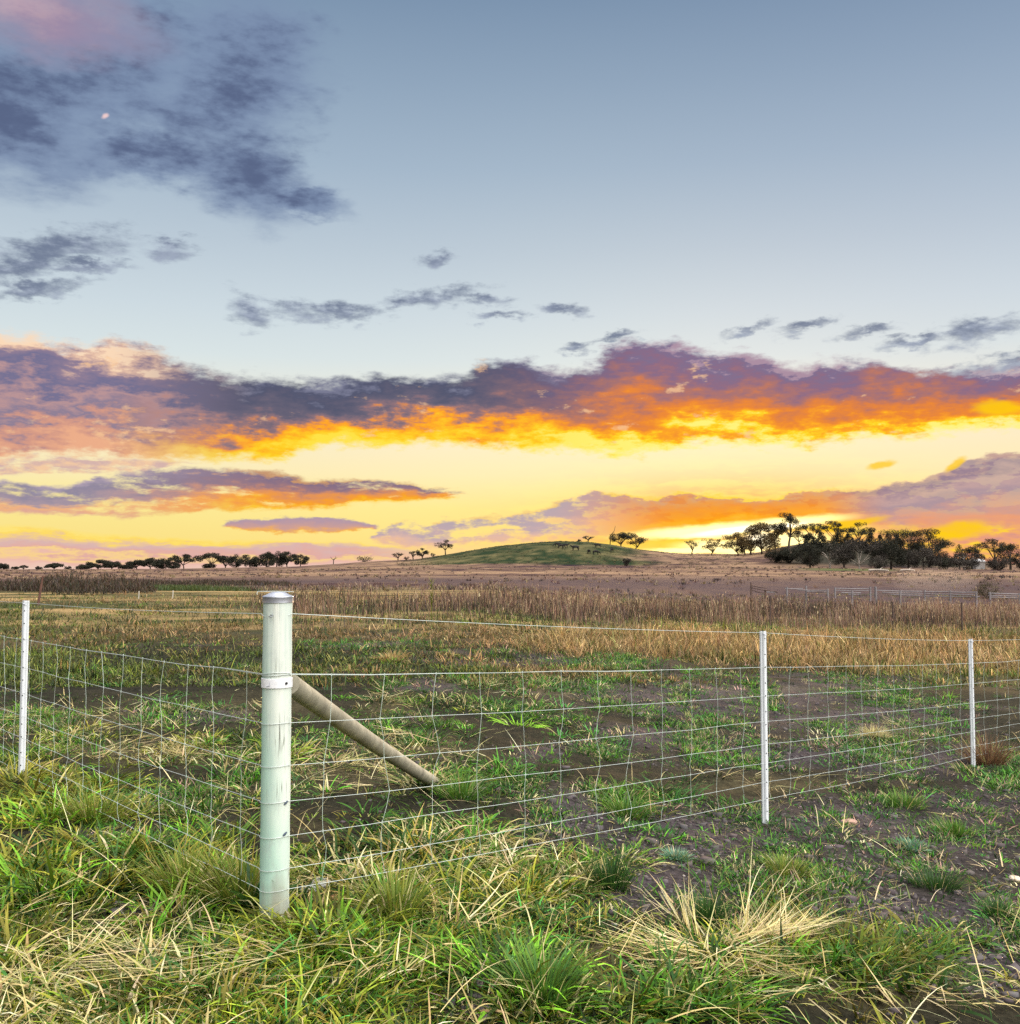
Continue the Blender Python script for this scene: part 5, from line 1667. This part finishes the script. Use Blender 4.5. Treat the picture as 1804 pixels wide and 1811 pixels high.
# white shed seen between the trees
g_ = ground(1729, 305)
t = thing('shed', g_, 'small white shed glimpsed between the trees at right', 'shed')
mb = MB(); mb.box(g_ + [0, 0, 1.1], (2.6, 3.0, 2.4)); obj('walls', mb, plain('white_boards', (0.30, 0.29, 0.28), 0.7, scale=3), t, smooth=False)
mb = MB()
mb.add([g_ + np.array(v) for v in [(-1.5, -1.8, 2.303), (1.5, -1.8, 2.303), (1.5, 1.8, 2.303), (-1.5, 1.8, 2.303), (-1.5, 0, 3.1), (1.5, 0, 3.1)]],
       [(0, 1, 5, 4), (3, 4, 5, 2), (0, 4, 3), (1, 2, 5), (0, 3, 2, 1)])
obj('roof', mb, plain('iron_roof', (0.45, 0.44, 0.44), 0.5, scale=3), t, smooth=False)

# ------------------------------------------------------------------ old stakes and pegs in the middle of the paddock
MAT_STAKE = plain('old_timber', (0.075, 0.055, 0.048), 0.9, 0, 0.1, 0.3, 6)
for X, Yt, dep, lean, lab in [
        (1360, 1054, 37, 0.02, 'thin dark stake in the tall grass, leftmost of the three'),
        (1577, 1064, 37, -0.02, 'thin dark stake in the tall grass, middle of the three'),
        (1698, 1066, 36, 0.0, 'thicker dark stake in the tall grass near the right')]:
    b = ground(X, dep); tp = at(X, Yt, dep)
    mb = MB(); mb.tube([b - [0, 0, 0.2], np.array([b[0] + lean, b[1], tp[2]])], [0.032, 0.028], 7)
    tag(obj('stake', mb, MAT_STAKE, origin=b), lab, 'stake', 'dark stakes of an old fence line')
b = ground(69, 38); tp = at(76, 1018, 38)
mb = MB(); mb.tube([b - [0, 0, 0.2], (b + tp) / 2 + [0.01, 0, 0], tp], [0.05, 0.045, 0.035], 8)
mb.tube([tp - [0, 0, 0.06], tp + [0.07, 0, -0.03]], [0.02, 0.012], 5)
tag(obj('leaning_stake', mb, plain('red_brown_timber', (0.12, 0.06, 0.045), 0.9), origin=b), 'leaning red-brown timber stake near the left edge before the thicket', 'stake')
for X, Yt, lab in [(247, 1046, 'small white peg left of the other in the paddock grass'), (307, 1044, 'small white peg right of the other in the paddock grass')]:
    b = ground(X, 46); tp = at(X, Yt, 46)
    mb = MB(); mb.tube([b - [0, 0, 0.1], np.array([b[0] + 0.02, b[1], max(tp[2], b[2] + 0.35)])], 0.02, 6)
    tag(obj('peg', mb, plain('white_peg', (0.45, 0.43, 0.38), 0.7), origin=b), lab, 'peg', 'white pegs in the paddock')

# dust hanging over the yard behind the rails
c = ground(1655, 108)
bm = bmesh.new()
bmesh.ops.create_icosphere(bm, subdivisions=4, radius=1)
for v in bm.verts:
    p = np.array(v.co)
    k = 1 + 0.5 * float(fbm(p[0] * 1.5 + 3, p[1] * 1.5 + p[2] * 2, 5, 3))
    v.co = Vector(p * k * np.array([4.6, 4.0, 1.5]))
me = bpy.data.meshes.new('dust'); bm.to_mesh(me); bm.free()
dm = bpy.data.materials.new('dust_in_air'); dm.use_nodes = True
dn = dm.node_tree; dn.nodes.remove(dn.nodes['Principled BSDF'])
pv = dn.nodes.new('ShaderNodeVolumePrincipled'); pv.inputs['Color'].default_value = (0.90, 0.72, 0.55, 1); pv.inputs['Density'].default_value = 0.018
dn.links.new(pv.outputs[0], dn.nodes['Material Output'].inputs['Volume'])
me.materials.append(dm)
o = bpy.data.objects.new('dust', me); COL.objects.link(o); o.location = c + np.array([0, 0, 1.2])
tag(o, 'pale dust hanging in the air behind the stockyard rails', 'dust', kind='stuff')
# ------------------------------------------------------------------ separate tussocks, weeds and stones close by
def tussock(X, Y, rad, h, pal, label, n=170, name='grass_tussock', cat='grass tussock', w=0.006, spread=0.9, dry=0.08, droop=1.0, group=None):
    c = hit1(X, Y)
    g = Grass()
    a = RNG.uniform(0, 6.28, n); r = np.sqrt(RNG.uniform(0, 1, n))
    B = np.stack([c[0] + np.cos(a) * r * rad * 0.55, c[1] + np.sin(a) * r * rad * 0.55, np.zeros(n)], 1)
    B[:, 2] = terrain(B[:, 0], B[:, 1]) - 0.01
    tint = pick(pal, n, 0.25)
    d = RNG.uniform(0, 1, n) < dry
    tint[d] = pick(STRAWS, d.sum())
    g.add(B, h * RNG.uniform(0.5, 1.15, n), w * RNG.uniform(0.6, 1.3, n), np.arctan2(np.cos(a), np.sin(a)) + RNG.normal(0, 0.35, n), 0.08 + r * spread * RNG.uniform(0.5, 1.1, n),
          RNG.uniform(0.1, 1.1, n) * droop, tint * 0.8, seg=5, tipcol=np.clip(tint * 1.25, 0, 0.9))
    o = g.build(name, origin=c)
    return tag(o, label, cat, group)


G_DARK = np.array([(0.030, 0.085, 0.016), (0.022, 0.060, 0.014), (0.045, 0.110, 0.018)])
G_BRIGHT = np.array([(0.085, 0.190, 0.022), (0.060, 0.160, 0.030), (0.120, 0.210, 0.025)])
G_YEL = np.array([(0.170, 0.220, 0.030), (0.130, 0.190, 0.026), (0.220, 0.220, 0.035), (0.10, 0.16, 0.02)])
G_BLUE = np.array([(0.130, 0.270, 0.170), (0.10, 0.220, 0.130), (0.180, 0.300, 0.200)])
TG = 'grass tussocks in the foreground'
tussock(1250, 1635, 0.105, 0.17, G_DARK, 'dark round tussock just behind the big straw swathe', 380, group=TG, w=0.004, spread=0.7, dry=0.02, droop=0.5)
tussock(1080, 1570, 0.13, 0.19, G_DARK, 'dark spiky tussock on the edge of the bare ground below the wires', 420, group=TG, w=0.0045, spread=0.7, dry=0.03, droop=0.5)
tussock(72, 1590, 0.13, 0.13, G_BRIGHT, 'small bright green tussock at the left, level with the corner post foot', 260, group=TG)
tussock(960, 1765, 0.17, 0.20, G_BRIGHT, 'big bright green tussock at bottom centre', 360, group=TG, w=0.008)
tussock(1390, 1545, 0.20, 0.12, G_YEL, 'wide yellow-green tussock on bare ground below the nearer white post', 300, group=TG)
tussock(1655, 1568, 0.20, 0.14, G_DARK, 'wide dark tussock on the bare ground at right', 360, group=TG, w=0.004, dry=0.04)
tussock(1765, 1620, 0.09, 0.11, G_DARK, 'small dark tussock near the right edge', 240, group=TG, w=0.004)
tussock(1196, 1516, 0.10, 0.07, G_BLUE, 'low blue-green mat of leaves on bare soil', 260, cat='weed', name='weed', w=0.007, spread=1.2)
tussock(1612, 1498, 0.12, 0.08, G_BLUE, 'low blue-green weed at right above the wide dark tussock', 200, cat='weed', name='weed', w=0.007, spread=1.2)
tussock(1690, 1476, 0.17, 0.15, G_BRIGHT, 'bright green tussock on the bare ground, upper right', 240, group=TG)
tussock(430, 1590, 0.22, 0.27, G_YEL, 'tall yellow-green tussock against the left of the corner post foot', 330, group=TG, w=0.009)
tussock(330, 1575, 0.20, 0.23, G_YEL, 'shorter yellow-green tussock left of the one at the corner post', 280, group=TG, w=0.009)
tussock(815, 1410, 0.18, 0.20, G_BRIGHT, 'green tussock by the foot of the brace', 260, group=TG)
tussock(1110, 1440, 0.20, 0.17, G_BRIGHT, 'green tussock under the middle of the right wires', 260, group=TG)
tussock(165, 1450, 0.22, 0.24, G_YEL, 'yellow-green tussock behind the left wire mesh', 280, group=TG)
tussock(1600, 1425, 0.24, 0.14, G_BRIGHT, 'spreading green tussock between the two white posts, in front of the wires', 260, group=TG)
tussock(700, 1620, 0.20, 0.22, G_YEL, 'leafy green tussock right of the corner post foot', 260, group=TG, w=0.008)
tussock(1545, 1302, 0.22, 0.17, STRAWS, 'pale dead tussock on bare soil behind the wires', 300, cat='dead tussock', name='dead_tussock', spread=1.2)
tussock(693, 1168, 0.34, 0.20, TANS * 1.15, 'small tan dead tussock right of the corner post, far back', 260, cat='dead tussock', name='dead_tussock', w=0.010, spread=1.2)
tussock(1748, 1352, 0.26, 0.34, np.array([(0.16, 0.085, 0.045), (0.22, 0.13, 0.06), (0.10, 0.06, 0.035)]), 'dead brown weed beside the far right steel post', 420, cat='weed', name='dead_weed', w=0.006, spread=0.9, droop=0.6)

# the big fan of straw at the lower right, combed two ways
c = hit1(1262, 1695)
g = Grass()
for (X0, Y0), (X1, Y1), n, sp, L0 in (((1245, 1690), (1150, 1590), 40, 0.28, 0.40), ((1285, 1690), (1420, 1655), 110, 0.50, 0.36), ((1330, 1680), (1480, 1665), 70, 0.50, 0.32),
                                      ((1240, 1700), (1100, 1690), 60, 0.50, 0.36), ((1255, 1705), (1150, 1750), 55, 0.55, 0.32), ((1270, 1705), (1310, 1790), 50, 0.6, 0.28), ((1285, 1700), (1400, 1740), 55, 0.6, 0.30)):
    a0, a1 = hit1(X0, Y0), hit1(X1, Y1)
    d = a1 - a0
    s_ = RNG.uniform(0, 0.62, n)
    B = a0[None] + d[None] * s_[:, None] + RNG.normal(0, 0.022, (n, 3)) * np.array([1, 1, 0])
    B[:, 2] = terrain(B[:, 0], B[:, 1]) + RNG.uniform(0.01, 0.07, n)
    g.add(B, L0 * RNG.uniform(0.45, 1.1, n), RNG.uniform(0.003, 0.0065, n), math.atan2(d[0], d[1]) + RNG.normal(0, sp, n), RNG.uniform(1.2, 1.55, n), RNG.uniform(-0.25, 0.3, n), pick(STRAWS[[0, 1, 2, 3, 4]], n) * 1.1, seg=6)
# a few long stalks arching over the bare soil
n = 16
a0 = hit1(1330, 1660)
B = np.repeat(a0[None], n, 0) + RNG.normal(0, 0.06, (n, 3)) * np.array([1, 1, 0])
g.add(B, RNG.uniform(0.35, 0.65, n), RNG.uniform(0.003, 0.0055, n), 0.7 + RNG.normal(0, 0.5, n), RNG.uniform(0.7, 1.1, n), RNG.uniform(0.5, 1.4, n), pick(STRAWS, n), seg=8)
tag(g.build('straw_clump', origin=c), 'big fan of bleached straw combed flat, lower right of the centre', 'dead grass')
# swathe lying to the left at the lower left
c = hit1(330, 1720)
g = Grass()
n = 120
a = RNG.uniform(-0.5, 0.5, n)
B = np.stack([c[0] + RNG.normal(0, 0.26, n), c[1] + RNG.normal(0, 0.10, n), np.zeros(n)], 1)
B[:, 2] = terrain(B[:, 0], B[:, 1]) + RNG.uniform(0, 0.07, n)
g.add(B, RNG.uniform(0.2, 0.6, n), RNG.uniform(0.0025, 0.005, n), -1.75 + RNG.normal(0, 0.42, n) + 3.3 * (RNG.uniform(0, 1, n) < 0.3), RNG.uniform(1.15, 1.5, n), RNG.uniform(0.0, 0.4, n), pick(STRAWS, n), seg=6)
tag(g.build('straw_clump', origin=c), 'long swathe of straw lying sideways at the lower left', 'dead grass')


# broad-leaved weed against the foot of the corner post
def dock(X, Y, n, L0, pal, label, seed, w=0.045, tilt=(0.2, 1.1)):
    c = hit1(X, Y)
    g = Grass()
    a = np.linspace(0, 6.28, n, endpoint=False) + RNG.normal(0, 0.25, n)
    B = np.repeat(c[None], n, 0) + np.stack([np.sin(a) * 0.02, np.cos(a) * 0.02, np.zeros(n)], 1)
    g.add(B, L0 * RNG.uniform(0.6, 1.1, n), w * RNG.uniform(0.7, 1.2, n), a, RNG.uniform(*tilt, n), RNG.uniform(0.3, 0.9, n), pick(pal, n), seg=7)
    return tag(g.build('leafy_weed', origin=c), label, 'weed')


dock(455, 1603, 17, 0.20, G_DARK, 'broad dark leafed weed hugging the foot of the corner post', 1, 0.036)
dock(40, 1700, 16, 0.12, G_BRIGHT, 'bright green leafy weed at the lower left edge', 2, 0.03, (0.5, 1.2))
dock(1738, 1668, 10, 0.09, G_BRIGHT, 'single small leafy weed on bare soil at right', 3, 0.03, (0.6, 1.3))

# a stalky green weed standing above the tall grass
b = ground(763, 27)
g = Grass()
g.add(b[None], np.array([1.02]), np.array([0.03]), np.array([0.6]), np.array([0.03]), np.array([0.2]), np.array([(0.16, 0.17, 0.03)]), seg=6)
n = 46
hgt = RNG.uniform(0.35, 1.0, n)
B = np.repeat(b[None], n, 0); B[:, 2] += hgt
g.add(B, RNG.uniform(0.08, 0.22, n), np.full(n, 0.022), RNG.uniform(0, 6.28, n), RNG.uniform(0.3, 1.1, n), RNG.uniform(0.2, 0.8, n), pick(np.array([(0.17, 0.18, 0.03), (0.11, 0.13, 0.025), (0.22, 0.20, 0.04)]), n), seg=3)
tag(g.build('tall_weed', origin=b), 'single tall yellow-green weed standing above the brown grass belt', 'weed')


def rock(X, Y, size, col, label, seed):
    rng = np.random.default_rng(seed)
    c = hit1(X, Y)
    bm = bmesh.new()
    bmesh.ops.create_icosphere(bm, subdivisions=3, radius=1)
    for v in bm.verts:
        p = np.array(v.co)
        k = 1 + 0.35 * float(fbm(p[0] * 1.3 + seed, p[1] * 1.3 + p[2] * 1.7, seed, 3))
        q = np.round(p * 2.2) / 2.2 * 0.35 + p * 0.65
        v.co = Vector(q * k * np.array(size))
    me = bpy.data.meshes.new('rock'); bm.to_mesh(me); bm.free()
    me.materials.append(plain('rock_' + ('red' if col[0] > col[2] * 1.3 else 'grey'), col, 0.9, 0, 0.15, 0.3, 30, 0.5))
    o = bpy.data.objects.new('rock', me); COL.objects.link(o)
    o.location = c + np.array([0, 0, size[2] * 0.35]); o.rotation_euler = (0, 0, rng.uniform(0, 6))
    return tag(o, label, 'rock')


rock(1502, 1456, (0.055, 0.035, 0.022), (0.34, 0.22, 0.17), 'flat reddish stone on bare soil right of the nearer white post', 1)
rock(566, 1567, (0.07, 0.045, 0.022), (0.33, 0.33, 0.30), 'pale grey flat stone at the right of the corner post foot', 2)
rock(545, 1577, (0.04, 0.03, 0.018), (0.30, 0.31, 0.28), 'smaller pale stone next to the flat grey one at the post foot', 3)
rock(598, 1592, (0.05, 0.03, 0.016), (0.46, 0.26, 0.12), 'orange-brown flat stone in straw below the pale stones', 4)
rock(1795, 1556, (0.045, 0.03, 0.016), (0.50, 0.42, 0.33), 'pale buff stone at the right edge of the bare soil', 5)
